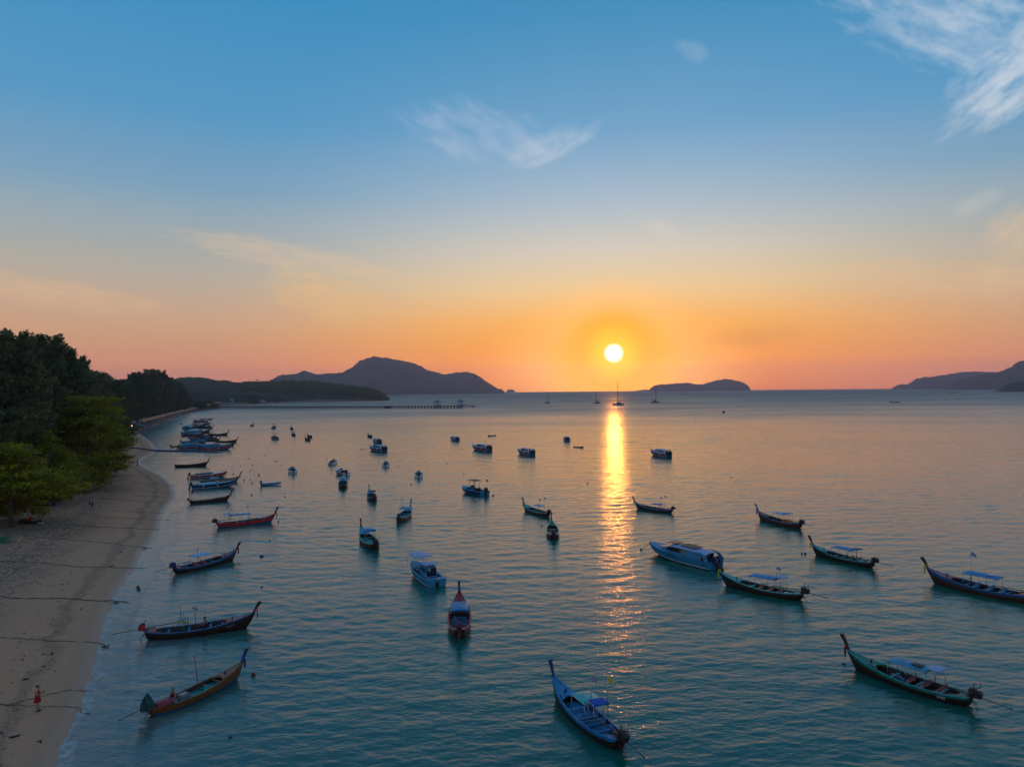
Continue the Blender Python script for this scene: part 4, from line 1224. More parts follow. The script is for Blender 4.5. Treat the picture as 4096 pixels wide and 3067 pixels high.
def lettering(root, name, txt, size, loc, rot, m):
    cu = bpy.data.curves.new('lettering', 'FONT'); cu.body = txt; cu.size = size; cu.extrude = .004
    cu.resolution_u = 2
    o_ = bpy.data.objects.new('tmp', cu); COL.objects.link(o_)
    bpy.context.view_layer.update()
    me = bpy.data.meshes.new_from_object(o_.evaluated_get(bpy.context.evaluated_depsgraph_get()))
    bpy.data.objects.remove(o_)
    me.materials.clear(); me.materials.append(m)
    o = link(name, me, root); o.location = loc; o.rotation_euler = rot
    return o

# small motorboats seen mostly from the stern
hd = R(96)
mbt = motorboat
mbt((1334, 1851), (1334, 1858), 'white motorboat seen from the stern, upper left of four', L=6.0, head=R(92), cover='sky')
mbt((1540, 1860), (1547, 1866), 'white motorboat with an orange cushion seen from the stern', L=6.0, head=R(98), cover='red')
mbt((1166, 1884), (1172, 1891), 'white motorboat turned slightly left, leftmost of the small ones', L=6.4, head=R(112), cover='sky')
mbt((1362, 1893), (1369, 1901), 'white motorboat with rose hull above the small yellow flag', L=6.8, head=R(122), cover='blue', band='pink')
mbt((1672, 1902), (1677, 1909), 'white motorboat seen from the stern, right of the others', L=6.2, head=R(98), cover='maroon')
mbt((1866, 1968), (1922, 1978), 'blue and white console motorboat with tan sun top, centre of the bay', L=7.4, top='sky', band='navy', ttop='tan')
mbt((1103, 1711), (1090, 1715), 'far motorboat with sun top lit on its right side', L=7.0, top='sky', ttop='wood_brown', band='ochre')
mbt((1086, 1754), (1109, 1758), 'far motorboat with dark sun top, bow to the left', L=7.0, top='grey', ttop='wood_brown', band='grey')
mbt((1901, 1627), (1890, 1628), 'red and white boat off the end of the pier', L=11, top='lilac', band='red', console=False, cover='red')

# white cabin cruiser with a big awning
def cruiser():
    pb, ps = at(1664, 2290), at(1734, 2338)
    d = pb - ps; c = (pb + ps) / 2
    root = empty('cabin_cruiser', (c.x, c.y, 0), math.atan2(d.y, d.x), 'pale cabin cruiser with white awning over the foredeck, seen from the stern', 'cabin cruiser')
    s_ = .84; root.scale = (s_, s_, s_)
    link('hull', sb_hull('sky', 'sky', 'white', 'navy'), root)
    link('deck', _cache[('mbd', 'sky')] if ('mbd', 'sky') in _cache else None, root)
    w = P['sky']
    cb = MB().box((-1.6, -.0, 1.55), (2.6, 1.7, 1.35), taper=(.86, .84)).build('wheelhouse', w, root)
    MB().box((-2.88, 0, 1.55), (.06, 1.35, 1.1), ry=R(-3)).build('doorway', P['glass'], cb)
    MB().box((-1.6, .80, 1.75), (1.8, .05, .5), rx=R(5)).build('window', P['glass'], cb)
    MB().box((-1.6, -.80, 1.75), (1.8, .05, .5), rx=R(-5)).build('window', P['glass'], cb)
    rf = link('wheelhouse_roof', canopy_mesh('tarp_lilac', 2.0, 1.8, .2), root); rf.location = (-1.8, 0, 2.5)
    aw = link('awning', canopy_mesh('tarp_lilac', 3.4, 2.6, .22), root); aw.location = (2.2, 0, 2.9)
    pm = MB().tube([(0, 0, -1.75), (0, 0, .03)], .03, 5).mesh('post', P['steel'])
    for x in (-1.6, 0, 1.5):
        for sg in (1, -1): link('post', pm, aw).location = (x, sg * 1.2, 0)
    for x in (-1.2, .2, 1.6):
        MB().box((x + .5, 0, 1.15), (.5, 2.0, .12)).build('bench', w, root)
    MB().box((-4.3, 0, .95), (1.2, 2.5, .08)).build('aft_deck', w, root)
    MB().tube([(-4.9, -1.25, .95), (-4.9, -1.25, 1.5), (-3.2, -1.35, 1.5), (-3.2, -1.35, .95)], .025, 5).tube([(-4.9, 1.25, .95), (-4.9, 1.25, 1.5), (-3.2, 1.35, 1.5), (-3.2, 1.35, .95)], .025, 5) \
        .tube([(-4.9, 1.25, 1.5), (-4.9, .5, 1.5), (-4.9, .5, .95)], .025, 5).tube([(-4.9, -1.25, 1.5), (-4.9, -.5, 1.5), (-4.9, -.5, .95)], .025, 5).build('rail', P['steel'], root)
    lb_ = [(-2.95 , .35 + .16 * math.cos(t), 1.9 + .16 * math.sin(t)) for t in np.linspace(0, 6.283, 12)]
    MB().tube(lb_, .04, 6).build('lifebuoy', P['white'], root)
    MB().box((-5.1, 0, .35), (.3, .3, .7)).build('stern_drive', P['black'], root)
    return root
cruiser()

def simple_boat(name, bow, stern, label, cat, L, col, rim, cover=None, eng=False, cabin=False):
    pb, ps = at(*bow), at(*stern); d = pb - ps; c = (pb + ps) / 2
    root = empty(name, (c.x, c.y, 0), math.atan2(d.y, d.x), label, cat)
    s_ = L / 8.6; root.scale = (s_, s_ * 1.2, s_)
    link('hull', hull_mesh(col, col, rim), root)
    link('gunwale', rim_mesh(rim), root)
    link('thwart', shared(('thw', 1, 'tan'), lambda: MB().box((0, 0, 0), (.3, 1.8, .05)).mesh('thwart', P['tan'])), root).location = (0, 0, .45)
    if cabin:
        MB().box((-1, 0, 1.3), (2.6, 1.3, 1.3), taper=(.85, .85)).build('cabin', P['white'], root)
        MB().tube([(.5, 0, .8), (.5, 0, 3.2)], .06, 5).build('mast', P['wood_dark'], root)
    return root
simple_boat('rowing_skiff', (2326, 1790), (2302, 1789), 'small dark wooden skiff drifting left of the sun glitter', 'skiff', 4.2, 'wood_dark', 'wood_brown')
simple_boat('rowing_skiff', (1953, 1745), (1982, 1743), 'low dark skiff with a small figure of gear above the centre speedboats', 'skiff', 5.0, 'grey', 'wood_dark')
simple_boat('rowing_skiff', (734, 1694), (717, 1697), 'little dark tender between the revetment and the raft of boats', 'skiff', 5.0, 'wood_dark', 'wood_brown')
simple_boat('fishing_boat', (3588, 1610), (3567, 1610), 'dark fishing boat far out on the right', 'fishing boat', 12, 'navy', 'navy', cabin=True)
simple_boat('fishing_boat', (3811, 1573.5), (3796, 1573.5), 'tiny fishing boat below the right hand island', 'fishing boat', 16, 'navy', 'navy', cabin=True)
simple_boat('fishing_boat', (2586, 1571), (2579, 1571), 'tiny vessel just under the horizon near the islet', 'fishing boat', 12, 'wood_dark', 'wood_dark', cabin=True)
simple_boat('fishing_boat', (1685, 1580), (1675, 1580), 'tiny pale boat off the foot of the left island', 'fishing boat', 10, 'white', 'white', cabin=True)
def dinghy():
    pb, ps = at(1108, 1938), at(1058, 1941); d = pb - ps; c = (pb + ps) / 2
    root = empty('inflatable_dinghy', (c.x, c.y, 0), math.atan2(d.y, d.x), 'blue inflatable dinghy with small outboard, alone left of centre', 'dinghy')
    pts = [(-2.2, .55, .28), (0, .6, .28), (1.4, .5, .32), (2.1, .2, .42), (2.2, 0, .45), (2.1, -.2, .42), (1.4, -.5, .32), (0, -.6, .28), (-2.2, -.55, .28)]
    MB().tube(curve_pts(pts, 24), .24, 8).build('tube', P['sky'], root)
    MB().box((-.2, 0, .18), (3.8, .9, .06)).build('floor', P['grey'], root)
    MB().box((-1.9, 0, .35), (.08, .9, .4)).build('transom', P['grey'], root)
    o = link('outboard_engine', outboard_mesh('black'), root); o.location = (-2.1, 0, .35)
dinghy()
def catamaran(px, base_y, mast_px, top_y, w_px, label, head):
    c = at(px, base_y)
    D = c.y
    s_ = 12.0
    w = w_px / PX_F * D
    root = empty('sailing_catamaran', (c.x, c.y, 0), head, label, 'catamaran', 'sailing catamarans anchored off the bay')
    s_ = w / 12.0; root.scale = (s_, s_, s_)
    for sg in (1, -1):
        h_ = MB()
        h_.loft([[(x, sg * 2.9 + b, 1.4), (x, sg * 2.9 + b * .8, -.2), (x, sg * 2.9 - b * .8, -.2), (x, sg * 2.9 - b, 1.4)] for x, b in ((-6, .6), (-2, .9), (3, .8), (5.2, .4), (6, .05))], 0, False, closed=True, caps=True)
        h_.build('hull', P['grey'], root)  # dark greys of the catamaran carry its backlit silhouette in the colour
    MB().box((-1.2, 0, 1.3), (6.5, 5.2, .5)).build('bridge_deck', P['iron'], root)
    cb = MB().box((-.6, 0, 2.2), (5.0, 4.4, 1.4), taper=(.7, .8)).build('cabin', P['iron'], root)
    MB().box((-.6, 0, 2.2), (5.1, 4.0, .4), taper=(.9, 1.05)).build('window', P['glass'], cb)
    mh = (CAM_H + (1562 - .0094 * (mast_px - 2048) - top_y) * D / PX_F) / s_
    MB().tube([(.6, 0, 2.5), (.6, 0, mh)], [.34, .22], 6).build('mast', P['iron'], root)
    MB().tube([(.6, 0, 4.2), (-4.6, 0, 4.0)], .28, 6).build('boom', P['navy'], root)
    MB().tube([(.6, 0, mh - .3), (5.8, 0, 1.5)], .03, 4).tube([(.6, 0, mh - .3), (-5.9, 0, 1.5)], .03, 4).build('stay', P['iron'], root)
catamaran(2190, 1613, 2189, 1562, 24, 'catamaran with bare mast, leftmost of the four', R(15))
catamaran(2387, 1613.5, 2385, 1563.6, 31, 'catamaran with bare mast, just left of the sun glitter', R(175))
catamaran(2474, 1619, 2470.6, 1529, 44, 'largest catamaran with the tallest mast, standing in the sun glitter', R(160))
catamaran(2622, 1611, 2623, 1554, 38, 'catamaran with white hull, rightmost of the four', R(-8))

# mooring buoys : dark floats
def c4(p): return (650 + .3019 * p[0], 1640 + .3019 * p[1])
def c5(p): return (500 + .4831 * p[0], 2100 + .4831 * p[1])
def c7(p): return (1000 + .36232 * p[0], 1650 + .36232 * p[1])
def c8(p): return (1600 + .42271 * p[0], 1650 + .42271 * p[1])
bl = [c4(p) for p in [(1355, 606), (1152, 644), (1109, 652), (1483, 679), (1510, 676), (1193, 733), (1032, 740), (1580, 724), (1168, 802), (938, 851), (1275, 845), (1278, 874), (1080, 929),
      (1165, 927), (1187, 967), (1181, 1122), (1622, 1150), (397, 1097), (1535, 1480), (770, 241), (722, 122)]]
bl += [c5(p) for p in [(1123, 256), (1139, 256), (1133, 512), (1197, 129)]]
bl += [c7(p) for p in [(163, 478), (424, 129), (118, 1586), (139, 1584), (848, 527), (1425, 549), (1779, 797), (1226, 400), (1257, 402)]]
bl += [c8(p) for p in [(490, 339), (580, 341), (443, 481), (605, 577), (815, 639), (828, 643), (107, 683), (880, 787), (1583, 326), (1345, 1073)]]
bl += [(2565, 2197), (3208, 2213), (3221, 2214), (3370, 2655), (3378, 2658), (2920, 1796), (2927, 1797), (922, 2948), (2350, 1933), (2925, 1908)]
bmesh_ = MB().ball((0, 0, .12), .30, 10, squash=(1, 1, .85)).tube([(0, 0, .3), (0, 0, .46)], .05, 5).mesh('mooring_buoy', mat('buoy_black', (.02, .018, .018), .5, 0, 6, .5))
for k, (px, py) in enumerate(bl):
    p = at(px, py)
    o = link('mooring_buoy', bmesh_); o.location = (p.x, p.y, -.02); o.rotation_euler = (random.uniform(-.3, .3), random.uniform(-.3, .3), random.uniform(0, 6))
    o.scale = (random.uniform(.5, .7) * min(1, .35 + p.y / 220),) * 3
    tag(o, 'small dark mooring buoy floating on the bay', 'buoy', 'dark mooring buoys on the water')
p = at(1013, 2700)
o = MB().ball((0, 0, .06), .17, 12, squash=(1, 1, .95)).build('mooring_buoy', P['rust']); o.location = p
tag(o, 'round reddish mooring buoy beside the ochre longtail bow', 'buoy')
p = at(2895, 1651)
o = MB().tube([(0, 0, -.2), (0, 0, 1.0), (0, 0, 2.2)], [1.3, 1.2, .1], 8).build('channel_buoy', P['iron']); o.location = p
tag(o, 'dark conical channel buoy far out right of the glitter', 'buoy')

# gear on the near boats : separate things
def on(boat, x, y, z):
    bpy.context.view_layer.update()
    return boat.matrix_world @ Vector((x, y, z))
def put(o, boat, x, y, z, rz=0.0):
    o.location = on(boat, x, y, z)
    o.rotation_euler = (0, 0, boat.rotation_euler.z + rz)
for k, (x, y, h, m_) in enumerate([(-1.9, .25, 1.5, 'teal'), (-1.65, -.1, 1.9, 'sky'), (-1.45, .2, 1.6, 'yellow'), (-1.25, -.2, 1.5, 'blue'), (-1.05, .1, 1.4, 'sky')]):
    r_ = empty('float_rod', label=None)
    tag(r_, 'float rod with %s upright in the dark fishing longtail' % ['a teal pole, sternmost', 'the tallest pale pole', 'a yellow float', 'a blue pole', 'a short pale pole, nearest the bow'][k], 'float rod', 'float rods in the fishing longtail')
    MB().tube([(0, 0, 0), (.05, 0, h)], .03, 5).build('pole', P[m_], r_)
    MB().ball((.03, 0, h * .55), .12, 8).build('float', P['yellow'], r_)
    put(r_, boatB, x, y, .3)
lp = empty('light_panel'); tag(lp, 'small tilted solar panel on a pole aboard the dark fishing longtail', 'solar panel')
MB().tube([(0, 0, 0), (0, 0, 1.9)], .025, 5).build('pole', P['rust'], lp); MB().box((0, 0, 2.0), (.5, .5, .04), ry=R(30)).build('panel', P['navy'], lp)
put(lp, boatB, -.4, 0, .3)
fp = rod(None, 'fishing_pole', [(0, 0, 0), (-.35, 0, 2.6)], .03, P['pink']); tag(fp, 'thin rose pole standing in the ochre longtail', 'pole'); put(fp, boatA, .4, .5, .3)
fp = rod(None, 'fishing_pole', [(0, 0, 0), (-.5, 0, 2.6)], .03, P['sky']); tag(fp, 'long blue pole leaning aft in the dark fishing longtail', 'pole'); put(fp, boatB, -1.2, -.4, .3)
tp = MB().loft([[(x, y, .15 + .22 * math.sin(3 + x * 2 + y * 3) * .4 + .2 * (1 - (y / .6) ** 2)) for y in (-.6, -.3, 0, .3, .6)] for x in (-.7, -.35, 0, .35, .7)], 0, True).build('folded_tarpaulin', P['maroon'])
tag(tp, 'red tarpaulin heaped in the stern of the ochre longtail', 'tarpaulin'); put(tp, boatA, -3.3, 0, .5)
bx = MB().box((0, 0, .2), (.6, .45, .4)).build('storage_box', P['grey']); tag(bx, 'pale grey box amidships in the ochre longtail', 'box'); put(bx, boatA, -1.4, .1, .25)
ob = MB().box((0, 0, .06), (.75, .5, .1)).build('tool_tray', P['ochre']); tag(ob, 'orange tray on the stern of the near blue longtail', 'tray'); put(ob, boatC, -3.95, -.15, .74)
for k, (x, y, z, rz) in enumerate([(4.2, 0, 0, 0)]):
    pass
# anchor lines from bows down to the buoys
def line(p, q, r, name, label, cat, sag=0.0, m_='rope', n=8, grp=None):
    pts = []
    for i in range(n):
        u = i / (n - 1); v = p.lerp(q, u); v.z -= sag * math.sin(math.pi * u); pts.append(v)
    o = MB().tube(pts, r, 5).build(name, P[m_]); tag(o, label, cat, grp)
    return o
line(on(boatW, 4.9, 0, 1.4), at(2565, 2197) + Vector((0, 0, .1)), .035, 'anchor_rope', 'slack rope from the bow of the white speedboat to its buoy', 'rope', .15)
# far boats without parts of their own kind end here
for b_, bw in ((boatA, None),):
    pass
bpy.context.view_layer.update()
lettering(boatW, 'hull_number', '81', .34, (-4.25, 1.37, .40), (R(78), 0, R(180)), P['navy'])
lettering(boatW, 'boat_name', 'Bon Rapan', .34, (.8, 1.475, .62), (R(74), 0, R(180)), P['navy'])
lettering(boatG, 'registration', 'RI A2', .26, (-2.55, .90, .28), (R(80), 0, R(180)), P['white'])
lettering(boatB, 'boat_name', '\u0e44\u0e1c\u0e48\u0e40\u0e2d\u0e23\u0e32\u0e27\u0e23', .20, (2.3, -.84, .46), (R(82), R(-10), R(12)), P['grey'])
lettering(boatR, 'boat_name', '\u0e28\u0e23\u0e35\u0e44\u0e15\u0e23\u0e23\u0e31\u0e15\u0e19\u0e4c 54', .20, (2.3, -.84, .46), (R(82), R(-10), R(12)), P['grey'])
# gear lying in the foreground boats
cg_ = [(boatG, -3.0, .1, 'brown net heap in the stern well of the green rimmed longtail', 'wood_brown'), (boatG, .9, -.3, 'grey net heap ahead of the benches in the green rimmed longtail', 'grey'),
       (boatK, .9, .2, 'net heap in the fore part of the longtail at the right edge', 'tan'), (boatK, -3.2, 0, 'dark net heap near the engine of the longtail at the right edge', 'wood_dark'),
       (boatT, 1.2, 0, 'orange net heap under the bow deck of the turquoise rimmed longtail', 'orange'), (boatT, -3.1, -.1, 'white sack in the stern of the turquoise rimmed longtail', 'white'),
       (boatO, -2.6, 0, 'orange crate heap in the longtail with ragged pale canopy', 'orange'), (boatC, 1.9, .45, 'dark net heap just behind the bow deck of the near blue longtail', 'black'),
       (boatA, .6, -.2, 'teal net heap amidships in the ochre longtail', 'cloth_teal'), (boatQ, -1.0, .3, 'orange cloth heap in the crimson longtail under its canopy edge', 'orange')]
rg_ = random.Random(8)
for (bt, x, y, lb_, m_) in cg_:
    mb = MB()
    for j in range(7):
        mb.ball((rg_.uniform(-.28, .28), rg_.uniform(-.28, .28), rg_.uniform(0, .1)), rg_.uniform(.14, .24), 7, squash=(1.2, .9, .7))
    o = mb.build('net_heap', P[m_]); tag(o, lb_, 'net heap', 'gear heaped in the longtail boats'); put(o, bt, x, y, .34)
cn_ = [(boatG, .1, .4, 'small blue fuel can in the green rimmed longtail', 'azure'), (boatT, -2.3, .4, 'blue fuel can near the stern of the turquoise rimmed longtail', 'azure'), (boatC, -3.3, -.4, 'pale fuel can beside the stern benches of the near blue longtail', 'white'),
       (boatD, -2.9, 0, 'white fuel can in the dark teal longtail', 'white')]
for (bt, x, y, lb_, m_) in cn_:
    o = MB().box((0, 0, .17), (.3, .2, .34), taper=(.9, .9)).tube([(.08, 0, .34), (.08, 0, .40)], .04, 6).box((-.04, 0, .39), (.16, .03, .03)).build('fuel_can', P[m_]); tag(o, lb_, 'fuel can'); put(o, bt, x, y, .28)
for (bt, lb_) in ((boatG, 'patched black sheet on the canopy of the green rimmed longtail'), (boatK, 'pale solar panel on the blue canopy of the longtail at the right edge')):
    o = MB().box((0, 0, 0), (.75, .55, .04)).build('roof_sheet', P['black' if bt is boatG else 'lilac']); tag(o, lb_, 'sheet'); put(o, bt, -.9 if bt is boatG else -1.3, .1, 1.93)
# ------------------------------------------------------------------ vegetation
def leaf_mat(name, c1, c2, trans, scale=0.25):
    m = bpy.data.materials.new(name); m.use_nodes = True
    N = NT(m.node_tree); N.n.clear()
    t = N.new('ShaderNodeAttribute', attribute_name='tone').outputs['Fac']
    oi = N.new('ShaderNodeObjectInfo').outputs['Random']
    tt = N.m('ADD', t, N.m('MULTIPLY', N.m('SUBTRACT', oi, 0.5), 0.3), clamp=True)
    c = N.mix(tt, c1, c2)
    d = N.new('ShaderNodeBsdfPrincipled'); N.put(d.inputs['Base Color'], c)
    d.inputs['Roughness'].default_value = 0.65; d.inputs['Specular IOR Level'].default_value = 0.25
    tr = N.new('ShaderNodeBsdfTranslucent'); N.put(tr.inputs[0], N.mix(0.5, c, trans))
    mx = N.new('ShaderNodeMixShader'); mx.inputs[0].default_value = 0.4
    N.l.new(d.outputs[0], mx.inputs[1]); N.l.new(tr.outputs[0], mx.inputs[2])
    o = N.new('ShaderNodeOutputMaterial'); N.l.new(mx.outputs[0], o.inputs[0])
    return m
LM_CAS = leaf_mat('casuarina_foliage', (0.055, 0.095, 0.042), (0.25, 0.25, 0.11), (0.10, 0.10, 0.02))
LM_ALM = leaf_mat('almond_foliage', (0.06, 0.10, 0.006), (0.36, 0.33, 0.008), (0.36, 0.33, 0.0))
LM_GRN = leaf_mat('broadleaf_foliage', (0.02, 0.06, 0.012), (0.08, 0.15, 0.02), (0.10, 0.20, 0.0))
LM_PALM = leaf_mat('palm_foliage', (0.03, 0.05, 0.015), (0.08, 0.10, 0.03), (0.10, 0.12, 0.0))
BARK = mat('bark', (0.11, 0.085, 0.065), 0.9, 0, 6, .6, .6)

def crown_mesh(name, kind, seed, nbr, nleaf, Rr, H, base, leaf, lmat):
    """branch ends over an uneven shell, each carrying a spray of leaves; returns crown and trunk meshes"""
    rs_ = np.random.RandomState(seed)
    cc = []
    # lobes make the outline uneven
    nl = 14
    lobes = []
    for k in range(nl):
        a_ = rs_.rand() * 6.283; u = rs_.rand()
        zz_ = base + (H - base) * (.02 + .88 * u)
        rad = Rr * (.66 if kind != 'cas' else .52) * math.sin(math.pi * (.30 + .60 * u)) * (.6 + .6 * rs_.rand())
        lobes.append((math.cos(a_) * rad, math.sin(a_) * rad, zz_, Rr * (.36 + .26 * rs_.rand())))
    lobes.append((0, 0, base + (H - base) * .72, Rr * .5))
    lobes.append((Rr * .1, 0, base + (H - base) * .88, Rr * .3))
    while len(cc) < nbr:
        l = lobes[rs_.randint(len(lobes))]
        v = rs_.normal(size=3); v /= np.linalg.norm(v) + 1e-9
        q = l[3] * (rs_.rand() ** .30)
        p = np.array(l[:3]) + v * q * np.array([1, 1, .85 if kind != 'alm' else .55])
        if p[2] < base * .8: continue
        if p[2] > H * 1.02: continue
        cc.append(p)
    if kind == 'cas':   # loose plumes that stand out of the outline
        for k in range(95):
            l = lobes[rs_.randint(len(lobes))]
            v = rs_.normal(size=3); v[2] = abs(v[2]) * 1.1 + .15; v /= np.linalg.norm(v)
            p = np.array(l[:3]) + v * l[3] * .85
            for q in range(5):
                p = p + (v * .5 + np.array([0, 0, .28]) + rs_.normal(size=3) * .12) * (.55 + .25 * rs_.rand())
                if p[2] < H * 1.05: cc.append(p.copy())
    cc = np.array(cc)
    if kind == 'alm':   # tiered, flat layers
        cc[:, 2] = cc[:, 2] * .6 + .4 * (np.round(cc[:, 2] / (H * .11)) * H * .11)
    n = len(cc) * nleaf
    ctr = np.repeat(cc, nleaf, 0)
    cs = .042 * Rr if kind == 'cas' else .075 * Rr
    off = rs_.normal(size=(n, 3)) * cs * np.array([1, 1, .7 if kind != 'alm' else .35])
    if kind == 'cas': off[:, 2] += np.abs(rs_.normal(size=n)) * cs * .8
    pc = ctr + off
    # leaf quads
    if kind == 'cas':
        out = ctr.copy(); out[:, 2] = 0
        out /= (np.linalg.norm(out, axis=1, keepdims=True) + 1e-6)
        d = out * .55 + rs_.normal(size=(n, 3)) * .5 + np.array([0, 0, .45]); wv = rs_.normal(size=(n, 3))
        ll = leaf * (.7 + .9 * rs_.rand(n)); ww = leaf * .22 * (.6 + .8 * rs_.rand(n))
    elif kind == 'alm':
        d = rs_.normal(size=(n, 3)) * np.array([1, 1, .35]); wv = rs_.normal(size=(n, 3)) * np.array([1, 1, .4])
        ll = leaf * (.7 + .7 * rs_.rand(n)); ww = leaf * .62 * (.7 + .6 * rs_.rand(n))
    else:
        d = rs_.normal(size=(n, 3)); wv = rs_.normal(size=(n, 3))
        ll = leaf * (.7 + .7 * rs_.rand(n)); ww = leaf * .6 * (.7 + .6 * rs_.rand(n))
    d /= np.linalg.norm(d, axis=1, keepdims=True)
    wv -= (wv * d).sum(1, keepdims=True) * d; wv /= np.linalg.norm(wv, axis=1, keepdims=True)
    a_ = pc - d * ll[:, None] * .5; b_ = pc + d * ll[:, None] * .5
    V = np.stack([a_, pc + wv * ww[:, None], b_, pc - wv * ww[:, None]], 1).reshape(-1, 3)
    F_ = np.arange(n * 4).reshape(-1, 4)
    tone_c = np.repeat(rs_.rand(len(cc)), nleaf)
    hgt = (pc[:, 2] - base) / (H - base)
    tone = np.clip(tone_c * .45 + rs_.rand(n) * .35 + .2 * vnoise(pc[:, 0] + 50, pc[:, 1] + pc[:, 2], .35, 2), 0, 1)
    crown = np_mesh(name, V, F_, lmat, attrs={'tone': np.repeat(tone, 4)})
    # trunk and limbs
    mb = MB()
    r0 = .018 * H + .1
    ph = rs_.rand() * 6
    tp = [(.25 * math.sin(ph + u * 3) * u * 2, .25 * math.cos(ph + u * 2.3) * u * 2, u * H * .82 - .6) for u in np.linspace(0, 1, 7)]
    mb.tube(tp, [r0 * 1.25, r0, r0 * .85, r0 * .65, r0 * .45, r0 * .28, r0 * .1], 8)
    for k in range(14):
        q = cc[rs_.randint(len(cc))]
        u = min(max((q[2] * (.55 if kind != 'alm' else .7)) / (H * .82), .22), .85)
        s0 = Vector((np.interp(u, np.linspace(0, 1, 7), [t[0] for t in tp]), np.interp(u, np.linspace(0, 1, 7), [t[1] for t in tp]), u * H * .82 - .6))
        e = Vector(q); m_ = s0.lerp(e, .55) + Vector((0, 0, -.03 * H))
        mb.tube([s0, m_, e], [r0 * .38 * (1 - u * .5), r0 * .22, .03], 5)
    return crown, mb.mesh('trunk', BARK)

VAR = {}
for k in range(3):
    VAR['cas', k] = crown_mesh('crown', 'cas', 20 + k, 640, 24, 8.8, 30.0, 1.5, .80, LM_CAS)
    VAR['alm', k] = crown_mesh('crown', 'alm', 40 + k, 620, 30, 10.0, 17.0, 1.6, .48, LM_ALM)
for k in range(2):
    VAR['grn', k] = crown_mesh('crown', 'grn', 60 + k, 340, 22, 7.5, 13.0, .6, .62, LM_GRN)
    VAR['far', k] = crown_mesh('crown', 'cas', 70 + k, 380, 14, 9.5, 28.0, .5, 1.9, LM_CAS)
def palm():
    mb = MB()
    mb.tube([(0, 0, -.5), (.3, 0, 5), (.9, 0, 11), (1.2, 0, 14)], [.28, .2, .16, .12], 6)
    tr = mb.mesh('trunk', BARK)
    V = []; rs_ = random.Random(5)
    for k in range(18):
        a_ = k * 2.4; el = rs_.uniform(-.3, .9); L_ = rs_.uniform(3.2, 4.4)
        prev = None
        for j in range(7):
            u = j / 6
            r_ = L_ * u * math.cos(el * (1 - u * .5)); z = 14 + L_ * u * math.sin(el) - 1.9 * u * u
            c_ = np.array([1.2 + r_ * math.cos(a_), r_ * math.sin(a_), z]); w_ = .62 * math.sin(math.pi * (.1 + .85 * u)) * np.array([-math.sin(a_), math.cos(a_), 0])
            if prev is not None:
                V += [prev[0] - prev[1] - np.array([0, 0, .25]), prev[0], c_, c_ - w_ - np.array([0, 0, .25])]
                V += [prev[0], prev[0] + prev[1] - np.array([0, 0, .25]), c_ + w_ - np.array([0, 0, .25]), c_]
            prev = (c_, w_)
    V = np.array(V)
    cr = np_mesh('crown', V, np.arange(len(V)).reshape(-1, 4), LM_PALM, attrs={'tone': np.random.RandomState(1).rand(len(V))})
    return cr, tr
VAR['palm', 0] = palm()
def tree(kind, v, x, y, name, label, cat, group=None, s=1.0, sz=None, z=None, rz=None):
    cr, tr = VAR[kind, v]
    root = empty(name, (x, y, ground(x, y) - .1 if z is None else z), random.uniform(0, 6.28) if rz is None else rz, label, cat, group)
    sz = s if sz is None else sz
    root.scale = (s, s, sz)
    link('crown', cr, root)
    link('trunk', tr, root)
    return root
def tree_px(kind, v, px, D, top_py, name, label, cat, group, s=None, H=None, rz=None):
    x = ray(px, 1562).x / ray(px, 1562).y * D
    g = ground(x, D)
    top = at_y(px, top_py, D).z
    H0 = {'cas': 32.5, 'alm': 16.0, 'grn': 12.6, 'far': 29.5, 'palm': 15.0}[kind]
    sz = (top - g) / H0
    return tree(kind, v, x, D, name, label, cat, group, s if s else sz, sz, g - .1, rz)
# beach almonds, each told apart by where it stands
tree_px('alm', 0, 40, 112, 1790, 'beach_almond_tree', 'yellow green almond tree leaning over the sand, lowest at the left edge', 'almond tree', None, s=.92)
tree_px('alm', 1, 130, 132, 1735, 'beach_almond_tree', 'deeper green almond tree between the lowest and the largest one', 'almond tree', None, s=.85)
tree_px('alm', 2, 345, 158, 1612, 'beach_almond_tree', 'largest bright green almond tree with its crown spreading over the beach', 'almond tree', None, s=1.03)
tree_px('alm', 0, 235, 176, 1665, 'beach_almond_tree', 'almond tree set back behind the largest one, in its shade', 'almond tree', None, s=.9, rz=2.0)
tree_px('alm', 1, 410, 186, 1690, 'beach_almond_tree', 'almond tree with pale tips at the far side of the largest one', 'almond tree', None, s=.82, rz=4.0)
tree_px('grn', 0, 478, 330, 1678, 'broadleaf_tree', 'round dark green tree beside the start of the revetment', 'tree', None, s=.9)
tree_px('grn', 1, 430, 268, 1668, 'broadleaf_tree', 'dark green tree leaning to the beach behind the almonds', 'tree', None, s=.95)
